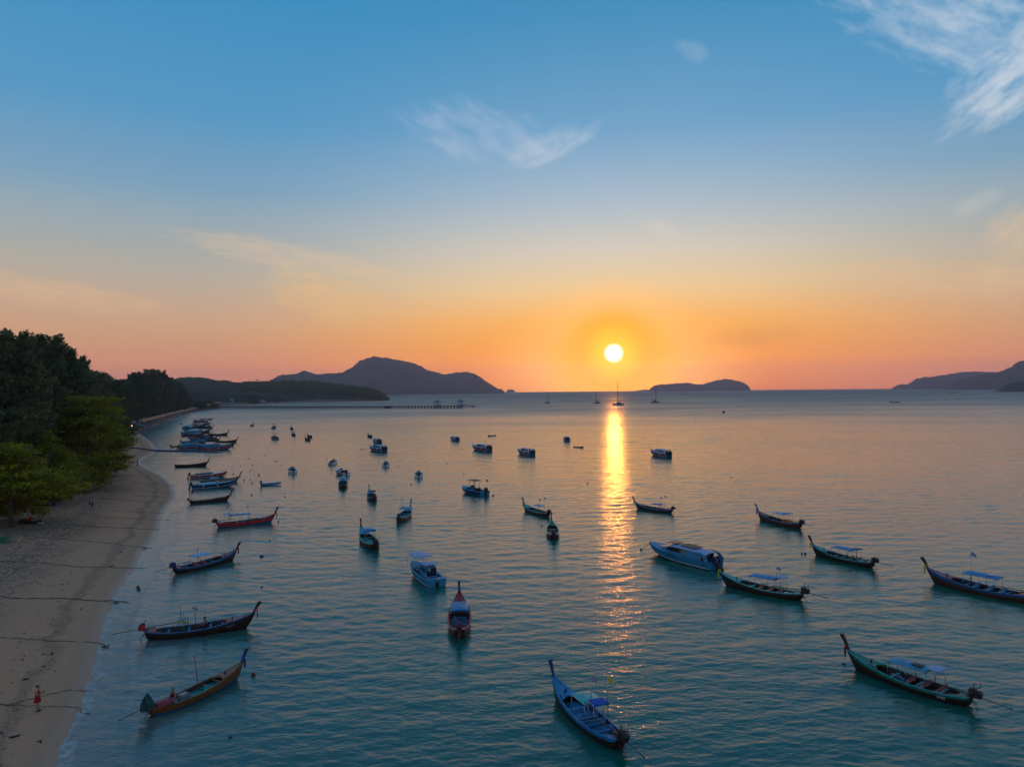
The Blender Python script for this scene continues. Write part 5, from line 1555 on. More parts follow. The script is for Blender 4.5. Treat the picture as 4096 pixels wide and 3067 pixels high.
# casuarinas : the skyline of the wood
skyx = [-400, 0, 46, 144, 161, 237, 258, 275, 304, 309, 364, 393, 418, 448, 507, 554, 583, 651, 676, 693, 719, 744, 769, 800, 900]
skyy = [1300, 1318, 1303, 1332, 1352, 1352, 1364, 1408, 1424, 1455, 1480, 1482, 1500, 1515, 1513, 1480, 1475, 1475, 1506, 1514, 1527, 1556, 1590, 1618, 1640]
def px_of(x, y):
    return 2048 + x / y * PX_F
SKL = ['tallest casuarina tree, nearly cut by the left edge', 'casuarina crown rising at the very left edge of the photo', 'broad casuarina crown right of the tallest one', 'casuarina with ragged top where the skyline begins to drop', 'casuarina on the first step down of the skyline', 'casuarina crown behind the leftmost tall one', 'casuarina crown filling the slope above the almond trees', 'casuarina at the middle of the falling skyline', 'casuarina just right of the middle of the falling skyline', 'low casuarina in the dip of the skyline', 'casuarina left of the dark rounded clump', 'left shoulder of the dark rounded clump of casuarinas', 'left top of the dark rounded clump of casuarinas', 'right top of the dark rounded clump of casuarinas', 'casuarina on the right shoulder of the rounded clump', 'casuarina stepping down toward the pier', 'last casuarina before the trees at the pier']
for i_, (px, D, tp, v) in enumerate([(20, 132, 1306, 0), (-70, 128, 1306, 1), (125, 150, 1330, 2), (228, 168, 1349, 1), (285, 205, 1412, 0), (60, 160, 1330, 1), (175, 190, 1370, 2), (345, 240, 1478, 0), (395, 262, 1482, 1),
                       (448, 300, 1515, 2), (505, 420, 1512, 1), (550, 475, 1482, 0), (596, 560, 1474, 2), (640, 640, 1474, 1), (676, 700, 1506, 0), (712, 770, 1527, 2), (738, 830, 1556, 1)]):
    tree_px('cas', v, px, D, tp, 'casuarina_tree', SKL[i_], 'casuarina tree', 'casuarina trees of the wood behind the beach', s=(1.55 if px in (596, 640) else None))
rng = random.Random(12)
SP = [Vector((float(a_), float(b_))) for a_, b_ in SA]
acc = 0.0; placed = []
for i in range(len(SP) - 1):
    a_, b_ = SP[i], SP[i + 1]
    if b_.y < 95 or a_.y > 1010 or a_.x > -60: continue
    t = (b_ - a_); L_ = t.length
    if L_ < 1e-6: continue
    nrm = Vector((-t.y, t.x)).normalized()
    acc += L_
    D0 = a_.y
    step = 10 if D0 < 420 else 12
    if acc < step: continue
    acc = 0
    rows_ = (30, 42, 55, 70, 88) if D0 < 420 else (30, 40, 52, 66, 84)
    for r_ in rows_:
        if D0 < 300 and r_ < 40 and D0 < 190: continue
        q = a_ + nrm * (r_ + rng.uniform(-4, 4)) + t.normalized() * rng.uniform(-5, 5)
        if q.y < 100: continue
        if min([(q - w_).length for w_ in placed] or [99]) < 7.5: continue
        if float(shore_dist([(q.x, q.y)])[0]) < 11: continue
        px = px_of(q.x, q.y)
        if px < -260: continue
        sy = float(np.interp(px, skyx, skyy))
        top = at_y(px, sy, q.y).z
        g = ground(q.x, q.y)
        H = min((top - g) * rng.uniform(.70, .96), 36)
        if H < 7: continue
        placed.append(q)
        kd = 'cas' if D0 < 330 else 'far'
        H0 = 32.5 if kd == 'cas' else 29.5
        sc_ = max(H / H0, .62) * rng.uniform(.95, 1.35)
        tree(kd, rng.randint(0, 2 if kd == 'cas' else 1), q.x, q.y, 'casuarina_tree', 'casuarina tree standing inside the dark beach wood', 'casuarina tree', 'casuarina trees of the wood behind the beach', sc_, H / H0, g - .1)
print('wood trees', len(placed))
# undergrowth along the inner edge of the sand
ug = random.Random(31); nb = 0
last = None
for i in range(len(SP) - 1):
    a_, b_ = SP[i], SP[i + 1]
    if a_.y < 150 or a_.y > 900 or a_.x > -60: continue
    if last is not None and (a_ - last).length < 9: continue
    last = a_
    nrm = Vector((-(b_ - a_).y, (b_ - a_).x)).normalized()
    q = a_ + nrm * ((25 if a_.y < 420 else 21) + ug.uniform(-1, 4))
    if not (-230 < px_of(q.x, q.y)): continue
    nb += 1
    tree('grn', nb % 2, q.x, q.y, 'undergrowth_bush', 'leafy bush filling the foot of the wood at the edge of the sand', 'bush', 'bushes along the edge of the wood', ug.uniform(.6, .9), ug.uniform(.5, .8), ground(q.x, q.y) - .8)
print('bushes', nb)
tree_px('far', 0, 855, 1010, 1594, 'broadleaf_tree', 'bright green tree by the landward end of the pier', 'tree', None, s=.75).children[0].data = VAR['grn', 0][0]
tree_px('grn', 1, 832, 985, 1600, 'broadleaf_tree', 'broad green tree crowding the start of the pier', 'tree', None, s=1.3)
tree_px('grn', 0, 795, 905, 1606, 'broadleaf_tree', 'dark broad tree beside the promenade near the pier', 'tree', None, s=1.2)
tree_px('grn', 0, 1010, 1330, 1577, 'broadleaf_tree', 'lone yellowish green tree on the shore behind the pier', 'tree', None, s=1.5)

# headland behind the pier : hill, canopy and palms
def hz_y(px): return 1562 - .0094 * (px - 2048)
hp = [(690, 1530), (727, 1519), (800, 1519), (853, 1527), (870, 1534), (902, 1529), (935, 1542), (1016, 1535), (1081, 1535), (1138, 1535), (1240, 1536), (1300, 1540), (1362, 1550), (1420, 1556), (1464, 1562), (1525, 1583), (1550, 1600), (1575, 1606)]
hd_o = hill('headland', hp, 2150, 1760, 240, 4, 9, nu=300, nv=40, power=.55)
# dense canopy, thousands of crowns nobody could count
me = hd_o.data
co = np.empty(len(me.vertices) * 3, dtype=np.float32); me.vertices.foreach_get('co', co); co = co.reshape(300, 40, 3)
rs_ = np.random.RandomState(3)
Vv = []; Tn = []
nC = 4200
for k in range(nC):
    i = rs_.randint(2, 298); j = rs_.randint(3, 26)
    p = co[i, j] * (1 - .5) + co[min(i + 1, 299), j + 1] * .5
    if p[2] < .8: continue
    r_ = 4.0 + 4 * rs_.rand(); m_ = 22
    v = rs_.normal(size=(m_, 3)); v /= np.linalg.norm(v, axis=1, keepdims=True); v[:, 2] = np.abs(v[:, 2])
    c_ = p + np.array([0, 0, 1.5]) + v * r_ * np.array([1, 1, .75]) * (.7 + .4 * rs_.rand(m_, 1))
    d = rs_.normal(size=(m_, 3)); w_ = rs_.normal(size=(m_, 3))
    d /= np.linalg.norm(d, axis=1, keepdims=True); w_ -= (w_ * d).sum(1, keepdims=True) * d; w_ /= np.linalg.norm(w_, axis=1, keepdims=True)
    s_ = 2.0
    Vv.append(np.stack([c_ - d * s_, c_ + w_ * s_ * .7, c_ + d * s_, c_ - w_ * s_ * .7], 1).reshape(-1, 3))
    Tn.append(np.full(m_ * 4, rs_.rand() * .9))
Vv = np.concatenate(Vv); Tn = np.concatenate(Tn)
tag(link('headland_forest', np_mesh('headland_forest', Vv, np.arange(len(Vv)).reshape(-1, 4), LM_GRN, attrs={'tone': Tn * .6})), kind='stuff')
# the nearer wooded shore joining it to the beach wood
hp2 = [(700, 1560), (760, 1562), (830, 1556), (880, 1560), (940, 1566), (1010, 1570), (1090, 1574), (1160, 1580), (1230, 1590), (1290, 1603), (1330, 1609)]
hill('low_headland', hp2, 1380, 1650, 90, 4, 10, nu=160, nv=24, power=.6)
pr = random.Random(4)
for k in range(44):
    px = 1000 + 540 * (k + pr.random()) / 44
    if px < 1130 and k % 2: continue
    sy = float(np.interp(px, [q[0] for q in hp], [q[1] for q in hp]))
    D = float(np.interp(px, [690, 1575], [2150, 1760])) - pr.uniform(0, 60)
    t_ = at_y(px, sy, D)
    tree('palm', 0, t_.x, D, 'coconut_palm', 'coconut palm standing up from the headland ridge', 'palm tree', 'coconut palms along the headland ridge', pr.uniform(.95, 1.3), pr.uniform(.75, 1.1), max(t_.z - 3.5, 1))
# ------------------------------------------------------------------ pier
CONC = mat('pier_concrete', (0.05, 0.047, 0.045), .85, 0, 1.2, .4)
def pier():
    a = at(860, 1634.5); b = at(1850, 1633)
    a.z = b.z = 0
    d = b - a; L_ = d.length; ang_ = math.atan2(d.y, d.x)
    root = empty('pier', a, ang_, 'long low pier on many columns with two blue roofed pavilions at its end', 'pier')
    MB().box((L_ / 2, 0, 3.05), (L_, 4.0, .6)).box((L_ / 2, -1.85, 2.7), (L_, .3, .8)).box((L_ / 2, 1.85, 2.7), (L_, .3, .8)).build('deck', CONC, root)
    cm = MB()
    for y in (-1.5, 1.5):
        cm.tube([(0, y, -3), (0, y, 2.7)], .5, 8)
    cm.box((0, 0, 2.55), (.5, 3.8, .5))
    for y in (-1.5, 1.5):
        for sg in (1, -1):
            cm.box((sg * .62, y, 2.5), (.9, .35, .18), ry=sg * R(-28))
    cme = cm.mesh('column', CONC)
    n = 84
    for k in range(n):
        link('column', cme, root).location = (L_ * (k + .5) / n, 0, 0)
    rm = MB()
    seg = L_ / 28
    rm.tube([(0, 0, .95), (seg, 0, .95)], .05, 4).tube([(0, 0, .5), (seg, 0, .5)], .04, 4)
    for q in range(9): rm.box((seg * q / 9, 0, .48), (.10, .10, .95))
    rme = rm.mesh('railing', P['white'])
    rmb = rm.mesh('railing', P['sky'])
    for k in range(28):
        for y in (-1.9, 1.9):
            link('railing', rmb if k < 7 else rme, root).location = (seg * k, y, 3.28)
    lm = MB().tube([(0, 0, 0), (0, 0, 3.2), (.5, 0, 3.5)], .06, 5).mesh('lamp_post', P['iron'])
    for k in range(12):
        link('lamp_post', lm, root).location = (L_ * (k + .6) / 12, 1.8, 3.28)
    return root, L_, ang_
pr_, PL, PA = pier()
def pavilion(px, py, label, w):
    p = at(px, py); 
    root = empty('pavilion', (p.x, p.y, 0), PA, label, 'pavilion', 'blue roofed pavilions on the pier')
    h0 = 3.3
    MB().box((0, 0, h0 + .05), (w * 1.05, w * .9, .3)).build('platform', CONC, root)
    for x in (-.42, 0, .42):
        for y in (-.38, .38):
            MB().box((x * w, y * w, h0 + 1.7), (.3, .3, 3.2)).build('post', P['white'], root)
    r_ = MB()
    e, t_ = w * .62, h0 + 3.2
    r_.add([(-e, -e * .85, t_), (e, -e * .85, t_), (e, e * .85, t_), (-e, e * .85, t_), (-e * .30, 0, t_ + w * .30), (e * .30, 0, t_ + w * .30)],
           [(0, 1, 5, 4), (2, 3, 4, 5), (1, 2, 5), (3, 0, 4), (3, 2, 1, 0)])
    r_.box((0, 0, t_ + w * .33), (w * .4, w * .12, w * .09))
    r_.build('roof', P['blue'], root)
    MB().box((0, 0, h0 + .7), (w * .8, .3, .9)).build('balustrade', P['sky'], root)
    for x in np.linspace(-.46, .46, 6):
        for y in (-.4, .4):
            MB().tube([(x * w, y * w, -3), (x * w, y * w, h0)], .28, 6).build('column', P['wood_dark'], root)
    MB().box((0, -w * .4, 1.3), (w, .3, 1.6)).build('fender_frame', P['wood_dark'], root)
    return root
pavilion(1750, 1629, 'blue roofed pavilion on the pier, inner of the two', 9.2)
pv2 = pavilion(1843, 1628, 'blue roofed pavilion at the very end of the pier', 9.2)
for k in range(7):
    p = at(1862 + 4.6 * k, 1628)
    o = MB().tube([(0, 0, -3), (0, 0, 4.2 - .35 * k)], .35, 7).build('pile', P['wood_dark']); o.location = p
    tag(o, 'dark mooring pile standing in the water off the pier end', 'pile', 'mooring piles at the pier end')
o = empty('boat_shelter', at(1553, 1632.5), PA, 'dark landing platform under the middle of the pier', 'landing platform')
MB().box((0, 0, 1.6), (7.5, 5.5, 2.8)).build('frame', P['wood_dark'], o)
MB().box((0, 0, 3.05), (8, 6, .2)).build('deck', P['wood_dark'], o)

# buildings and things at the root of the pier and along the revetment
def hut(px, py, w, dpt, h, label, wall_m, roof_m, z=None, ang=0.0, cat='hut'):
    p = at(px, py, 3.0) if z is None else at(px, py, z)
    root = empty('beach_hut' if cat == 'hut' else cat.replace(' ', '_'), (p.x, p.y, p.z - .1), ang, label, cat)
    for sx in (-1, 1):
        for sy in (-1, 1):
            MB().box((sx * w * .46, sy * dpt * .46, h / 2), (.15, .15, h)).build('post', P['wood_dark'], root)
    MB().box((0, dpt * .44, h * .4), (w * .9, .1, h * .8)).build('back_wall', wall_m, root)
    e = .55
    MB().add([(-w * e, -dpt * e, h), (w * e, -dpt * e, h), (w * e, dpt * e, h), (-w * e, dpt * e, h), (-w * .42, 0, h + dpt * .22), (w * .42, 0, h + dpt * .22)],
             [(0, 1, 5, 4), (2, 3, 4, 5), (1, 2, 5), (3, 0, 4), (3, 2, 1, 0)]).build('roof', roof_m, root)
    return root
hut(862, 1622, 16, 9, 4.2, 'long pink roofed building where the pier meets the land', P['orange'], P['pink'], cat='pier building')
hut(826, 1630, 9, 7, 3.6, 'small orange gatehouse beside the pier start', P['orange'], P['orange'])
hut(927, 1612, 7, 6, 6.5, 'pale teal building among the trees behind the pier', P['turq'], P['turq'], cat='house')
hut(1052, 1612, 8, 6, 4, 'grey hut on the shore behind the pier', P['grey'], P['lilac'])
hut(1105, 1610, 7, 5, 3.2, 'low brown hut farther along the shore behind the pier', P['wood_dark'], P['rust'])
# stalls by the rocks
def tent(px, py, w, dpt, h, label, m_):
    p = at(px, py, 1.5)
    root = empty('tarp_shelter', (p.x, p.y, ground(p.x, p.y)), R(20), label, 'tarp shelter')
    for sx in (-1, 1):
        for sy in (-1, 1):
            MB().tube([(sx * w * .48, sy * dpt * .48, 0), (sx * w * .48, sy * dpt * .48, h)], .05, 5).build('post', P['steel'], root)
    rows = [[(x * w, y * dpt, h + .3 * (1 - 4 * y * y) - .12 * math.sin(x * 9)) for y in np.linspace(-.5, .5, 5)] for x in np.linspace(-.5, .5, 7)]
    MB().loft(rows, 0, True).build('tarpaulin', m_, root)
    MB().box((0, 0, .5), (w * .6, dpt * .4, .9)).build('table', P['tan'], root)
tent(526, 1704, 5.5, 4, 2.4, 'white and blue tarpaulin shelter under the trees by the rocks', P['tarp_pale'])
tent(562, 1706, 7.5, 5, 2.0, 'wide blue tarpaulin shelter among the rocks', P['tarp_blue'])
tent(592, 1688, 4.2, 3.5, 2.4, 'grey awning just inside the wood above the rocks', P['grey'])
# a lit stall lamp
p = at(527, 1711, 2.2)
lamp = empty('stall_lamp', (p.x, p.y, ground(p.x, p.y)), 0, 'small warm lamp burning at the stall under the trees', 'lamp')
MB().tube([(0, 0, 0), (0, 0, 2.4)], .05, 6).build('pole', P['iron'], lamp)
lmm = bpy.data.materials.new('lamp_glow'); lmm.use_nodes = True
lb = lmm.node_tree.nodes['Principled BSDF']; lb.inputs['Emission Color'].default_value = (1, .45, .15, 1); lb.inputs['Emission Strength'].default_value = 3.0
MB().ball((0, 0, 2.5), .35, 10).build('bulb', lmm, lamp)

# revetment : boulders, kerb wall and promenade
rkm = mat('revetment_stone', (0.20, 0.16, 0.14), .9, 0, .6, .55, .8)
rs_ = np.random.RandomState(9)
SPn = SA
seg_i = [i for i in range(len(SA) - 1) if 405 < SA[i][1] < 1010 and SA[i][0] < -300 * .5]
V = []; Fc = []
ico = bmesh.new(); bmesh.ops.create_icosphere(ico, subdivisions=1, radius=1); iv = np.array([v.co[:] for v in ico.verts]); if_ = np.array([[v.index for v in f.verts] for f in ico.faces]); ico.free()
off = 0
for i in seg_i:
    a_, b_ = SA[i], SA[i + 1]; t = b_ - a_; L_ = np.linalg.norm(t)
    nrm = np.array([-t[1], t[0]]) / (L_ + 1e-6)
    for k in range(int(L_ * 2.6)):
        q = a_ + t * rs_.rand() + nrm * rs_.uniform(-2.2, 6.0)
        inl = (q - a_) @ nrm
        z = np.clip(inl, -1, 5) * .60 - .2
        r_ = .45 + .6 * rs_.rand()
        v = iv * r_ * (0.75 + .5 * rs_.rand(len(iv), 1)) * np.array([1, 1, .75])
        V.append(v + np.array([q[0], q[1], z])); Fc.append(if_ + off); off += len(iv)
tag(link('revetment_boulders', np_mesh('revetment_boulders', np.concatenate(V), np.concatenate(Fc), rkm)), kind='stuff')
pmb = MB(); pw = MB()
pts = [SA[i] for i in range(len(SA)) if 470 < SA[i][1] < 1010 and SA[i][0] < -100]
rowsp = []; rowsw = []
for i in range(1, len(pts) - 1):
    t = pts[i + 1] - pts[i - 1]; nrm = np.array([-t[1], t[0]]) / np.linalg.norm(t)
    q0 = pts[i] + nrm * 6.0; q1 = pts[i] + nrm * 10.5
    rowsp.append([(q0[0], q0[1], 3.75), (q1[0], q1[1], 3.75)])
    qa, qb = pts[i] + nrm * 5.4, pts[i] + nrm * 5.98
    rowsw.append([(qa[0], qa[1], 1.8), (qa[0], qa[1], 4.3), (qb[0], qb[1], 4.3), (qb[0], qb[1], 1.8)])
tag(MB().loft(rowsp, 0, False).build('promenade', mat('promenade_paving', (.65, .38, .24), .8, 0, .8, .25)), kind='structure')
o = MB().loft(rowsw, 0, False, closed=True, caps=True).build('sea_wall', mat('sea_wall_sunlit_render', (.78, .40, .22), .8, 0, .5, .3)); tag(o, 'low pale sea wall along the promenade above the boulders, leading to the pier', 'sea wall')  # wall colour warmed, orange of the low sun put into it

# floating jetty of joined cubes
def jetty():
    a, b, c_ = at(500, 1793, .8), at(640, 1801, .3), at(812, 1802.5, .25)
    root = empty('floating_jetty', (0, 0, 0), 0, 'long blue floating jetty of joined blocks running from the sand to the speedboats', 'floating jetty')
    cm = MB().box((0, 0, 0), (.98, 1.5, .42), taper=(.94, .94)).mesh('float_block', P['blue'])
    cg = MB().box((0, 0, 0), (.98, 1.5, .42), taper=(.94, .94)).mesh('float_block', P['green'])
    cr_ = MB().box((0, 0, 0), (.98, 1.5, .42), taper=(.94, .94)).mesh('float_block', P['red'])
    pts = curve_pts([a, at(570, 1798, .5), b, at(720, 1802.5, .25), c_], 60)
    # equal steps
    dl = np.concatenate([[0], np.cumsum(np.linalg.norm(np.diff(pts, axis=0), axis=1))])
    n = int(dl[-1])
    for k in range(n):
        s_ = k + .5
        p = [float(np.interp(s_, dl, pts[:, j])) for j in range(3)]
        q = [float(np.interp(s_ + .5, dl, pts[:, j])) for j in range(3)]
        o = link('float_block', (cr_ if k % 7 == 3 else cg if k % 5 == 1 else cm) if k < 16 else cm, root)
        o.location = (p[0], p[1], max(p[2], ground(p[0], p[1]) + .22, .14)); o.rotation_euler = (0, 0, math.atan2(q[1] - p[1], q[0] - p[0]))
    print('jetty blocks', n)
jetty()

# ropes and cables from the wood down the sand into the sea
def sand_rope(pts, r, label, knot=None):
    w = []
    for (px, py) in pts:
        p = at(px, py, .6)
        for _ in range(3):
            g = max(ground(p.x, p.y), -.02); p = at(px, py, g + .06)
        w.append(p)
    c_ = curve_pts([tuple(q) for q in w], 8 * len(w))
    for i_, q in enumerate(c_): q[2] = max(ground(q[0], q[1]), -.05) + r * .9 + .02 + .03 * math.sin(i_ * .9)
    r *= .62
    root = MB().tube([tuple(q) for q in c_], r, 5).build('mooring_rope', P['rope'])
    tag(root, label, 'rope', 'mooring ropes across the sand')
    if knot:
        p = at(knot[0], knot[1], .2)
        kn = MB().ball((0, 0, 0), .11, 8, squash=(1.3, .9, .5)).tube([(-.3, 0, 0), (.3, .2, .08), (.35, -.2, 0), (-.2, -.15, .05)], .035, 5).build('weed_tangle', P['rope']); kn.location = (p.x, p.y, max(ground(p.x, p.y), -.05) + .08)
        kn.parent = root
def z2(p): return (p[0] * .3623, 1900 + p[1] * .3623)
def z3(p): return (p[0] * .4028, 2400 + p[1] * .4028)
sand_rope([z3(p) for p in [(0, 1028), (120, 1028), (320, 970), (650, 895), (800, 893), (930, 898)]], .035, 'upper of the two ropes passing the woman in the red dress')
sand_rope([z3(p) for p in [(0, 1035), (200, 1040), (400, 1048), (600, 1052), (780, 1065), (810, 1110), (920, 1122)]], .035, 'rope lying straight across the sand just below the woman')
sand_rope([z3(p) for p in [(0, 368), (200, 378), (500, 398), (850, 412), (980, 422), (1040, 440)]], .045, 'taut rope with a tangle at the waterline, between the two lower boats', z3((1040, 440)))
sand_rope([z2(p) for p in [(0, 1335), (180, 1358), (480, 1360), (800, 1362), (1000, 1383), (1280, 1388), (1430, 1402)]], .07, 'thickest rope, ending in a yellowish tangle at the water', z2((1280, 1386)))
sand_rope([z2(p) for p in [(0, 952), (300, 955), (600, 980), (900, 1010), (1200, 1014), (1640, 1020)]], .05, 'rope crossing the sand level with the covered blue engine', z2((1225, 1012)))
sand_rope([z2(p) for p in [(370, 680), (520, 690), (780, 710), (1200, 748), (1400, 775), (1600, 796), (1700, 800)]], .04, 'rope with a knot at its end on the wet sand, middle of the beach', z2((1600, 796)))
sand_rope([z2(p) for p in [(640, 540), (840, 543), (1100, 570), (1400, 582), (1760, 596)]], .045, 'rope reaching the water left of the red longtail')
sand_rope([z2(p) for p in [(1000, 450), (1300, 470), (1640, 487), (1880, 488)]], .035, 'thin rope a little above the red longtail rope')
sand_rope([z2(p) for p in [(1240, 392), (1560, 408), (1932, 416)]], .035, 'thin rope passing below the couple toward the sea')
sand_rope([z2(p) for p in [(900, 248), (1300, 268), (1600, 290), (1840, 300)]], .04, 'rope starting from the tree shade above the couple')
sand_rope([z2(p) for p in [(1480, 220), (1700, 235), (1932, 245)]], .035, 'short rope on the bend of the beach, third from its tip')
sand_rope([z2(p) for p in [(1400, 160), (1700, 185), (1932, 200)]], .035, 'short rope on the bend of the beach, second from its tip')
sand_rope([z2(p) for p in [(1460, 85), (1750, 102), (1932, 108)]], .035, 'short rope nearest the tip of the beach bend')
# bits of drift on the sand
drift_m = paint('driftwood', (.06, .045, .035), .95, 8, .5)
for k, (q, sz, lb_) in enumerate([(z3((243, 782)), .42, 'dark clump of weed above the woman'), (z3((150, 1350)), .5, 'dark lump of driftwood low on the sand below the woman'), (z3((400, 1408)), .45, 'brown patch of weed beside the lowest driftwood'),
                             (z3((803, 86)), .25, 'small dark stone on smooth sand'), (z2((895, 1475)), .3, 'dark husk lying below the thickest rope'), (z2((915, 1298)), .22, 'little dark stone above the thickest rope'),
                             (z2((1072, 1157)), .2, 'small stone halfway up the beach'), (z3((500, 535)), .5, 'reddish weed patch beyond the taut rope'), (z2((1325, 855)), .5, 'weed heap on the upper wet sand'),
                             (z2((1775, 55)), .35, 'dark husk at the bend of the beach'), (z3((425, 657)), .3, 'reddish leaf litter patch above the woman')]):
    p = at(q[0], q[1], .5); g = ground(p.x, p.y); p = at(q[0], q[1], g)
    mb = MB()
    for j in range(4):
        mb.ball((random.uniform(-.4, .4) * sz, random.uniform(-.3, .3) * sz, 0), sz * random.uniform(.14, .28), 8, squash=(1.3, .8, .35))
    o = mb.build('drift_clump', drift_m); o.location = (p.x, p.y, ground(p.x, p.y) + .02); o.rotation_euler = (0, 0, k * 1.3)
    tag(o, lb_, 'driftwood')
p = at(173, 3060, 1.0); o = MB().box((0, 0, .1), (.55, .35, .2)).box((.0, .0, .22), (.5, .3, .05)).build('cool_box', P['sky']); o.location = (p.x, p.y, ground(p.x, p.y)); o.rotation_euler = (0, 0, .6); tag(o, 'light blue box on the sand at the bottom edge', 'box')
# litter of the upper beach : shells, pebbles and dead leaves, uncountable
V = []; Fc = []; off = 0
tet = np.array([(1, 0, 0), (-.5, .8, 0), (-.5, -.8, 0), (0, 0, .5)]); tf = np.array([(0, 1, 3), (1, 2, 3), (2, 0, 3)])
rs_ = np.random.RandomState(21); cnt = 0
cand = np.stack([rs_.uniform(-130, -28, 90000), 36 + 150 * rs_.rand(90000) ** 1.5], -1)
D_ = shore_dist(cand)
mk_ = (D_ > 2.5) & (D_ < 45) & (rs_.rand(len(D_)) < (0.12 + .88 * np.clip((D_ - 6) / 8, 0, 1)) * (vnoise(cand[:, 0], cand[:, 1], .25, 3) > .44))
cand = cand[mk_][:26000]; D_ = D_[mk_][:26000]
Zc = land_h(cand[:, 0], cand[:, 1], D_)
for q, z in zip(cand, Zc):
    r_ = .05 + .10 * rs_.rand() ** 2; a_ = rs_.rand() * 6.28; ca, sa_ = math.cos(a_), math.sin(a_)
    v = tet * r_ * np.array([1 + rs_.rand(), 1, 1]); v = np.stack([v[:, 0] * ca - v[:, 1] * sa_, v[:, 0] * sa_ + v[:, 1] * ca, v[:, 2]], -1)
    V.append(v + np.array([q[0], q[1], z + .02])); Fc.append(tf + off); off += 4
tag(link('beach_litter', np_mesh('beach_litter', np.concatenate(V), np.concatenate(Fc), mat('beach_litter', (.30, .22, .17), .9, 0, .7, .8))), kind='stuff')

# ------------------------------------------------------------------ people
SKIN = mat('skin', (.42, .22, .15), .6)
HAIR = mat('hair', (.03, .018, .012), .7)
def skinned(name, verts, edges, radii, m_, root_i=0, sub=1):
    me = bpy.data.meshes.new(name); me.from_pydata(verts, edges, []); me.update()
    o = bpy.data.objects.new(name, me); COL.objects.link(o)
    sk = o.modifiers.new('skin', 'SKIN'); sk.use_smooth_shade = True
    for i, r_ in enumerate(radii):
        sv = me.skin_vertices[0].data[i]; sv.radius = (r_, r_) if not isinstance(r_, tuple) else r_
        sv.use_root = (i == root_i)
    ss = o.modifiers.new('sub', 'SUBSURF'); ss.levels = sub; ss.render_levels = sub
    bpy.context.view_layer.update()
    ev = o.evaluated_get(bpy.context.evaluated_depsgraph_get())
    nm = bpy.data.meshes.new_from_object(ev)
    bpy.data.objects.remove(o); bpy.data.meshes.remove(me)
    nm.materials.clear(); nm.materials.append(m_)
    nm.polygons.foreach_set('use_smooth', [True] * len(nm.polygons))
    return nm
def body(pose='stand', lean=0.0):
    """figure 1.68 m tall looking along +x"""
    if pose == 'sit':
        v = [(0, 0, .12), (.04, 0, .30), (.08, 0, .48), (.10, 0, .56), (.13, 0, .64), (.15, 0, .74),
             (.02, .10, .10), (.38, .14, .30), (.40, .14, -.06), (.52, .14, -.10), (.02, -.10, .10), (.38, -.14, .30), (.40, -.14, -.06), (.52, -.14, -.10),
             (.08, .18, .50), (.20, .22, .26), (.40, .14, .30), (.08, -.18, .50), (.20, -.22, .26), (.40, -.14, .30)]
    else:
        st = .0
        v = [(0, 0, .90), (.0, 0, 1.06), (.01, 0, 1.24), (.02, 0, 1.37), (.035, 0, 1.45), (.05, 0, 1.56),
             (.0, .09, .86), (.02, .10, .48), (-.01, .10, .08), (.13, .12, .03), (.0, -.09, .86), (.02, -.10, .48), (-.01, -.11, .08), (.13, -.13, .03)]
        if pose == 'phone':
            v += [(.02, .18, 1.34), (.06, .24, 1.08), (.30, .12, 1.20), (.02, -.18, 1.34), (.06, -.24, 1.08), (.30, -.04, 1.20)]
        elif pose == 'camera':
            v += [(.02, .18, 1.34), (.20, .24, 1.22), (.22, .08, 1.48), (.02, -.18, 1.34), (.20, -.24, 1.22), (.22, -.08, 1.48)]
        else:
            v += [(.02, .18, 1.34), (.0, .23, 1.08), (.05, .22, .84), (.02, -.18, 1.34), (.0, -.23, 1.08), (.05, -.22, .84)]
    e = [(0, 1), (1, 2), (2, 3), (3, 4), (4, 5), (0, 6), (6, 7), (7, 8), (8, 9), (0, 10), (10, 11), (11, 12), (12, 13), (3, 14), (14, 15), (15, 16), (3, 17), (17, 18), (18, 19)]
    r_ = [(.14, .12), (.12, .10), (.14, .11), (.09, .08), .052, .095, .09, .058, .036, .03, .09, .058, .036, .03, .05, .038, .028, .05, .038, .028]
    # hands : palm and five bent fingers each
    for wi, sg in ((16, 1), (19, -1)):
        w = Vector(v[wi]); el = Vector(v[wi - 1]); dr = (w - el).normalized()
        side = Vector((0, 0, 1)) if abs(dr.z) < .7 else Vector((1, 0, 0))
        pi_ = len(v); v.append(tuple(w + dr * .07)); e.append((wi, pi_)); r_.append(.030)
        for k in range(4):
            f1 = w + dr * (.125) + side * (.018 * (k - 1.5)); f2 = w + dr * (.15 + .012 * (1 - abs(k - 1.5))) + side * (.018 * (k - 1.5)) + Vector((0, -sg * .02, -.01))
            i1 = len(v); v += [tuple(f1), tuple(f2)]; e += [(pi_, i1), (i1, i1 + 1)]; r_ += [.0095, .008]
        th = w + dr * .06 + side * .045; i1 = len(v); v += [tuple(th), tuple(th + dr * .03)]; e += [(wi, i1), (i1, i1 + 1)]; r_ += [.011, .009]
    return v, e, r_
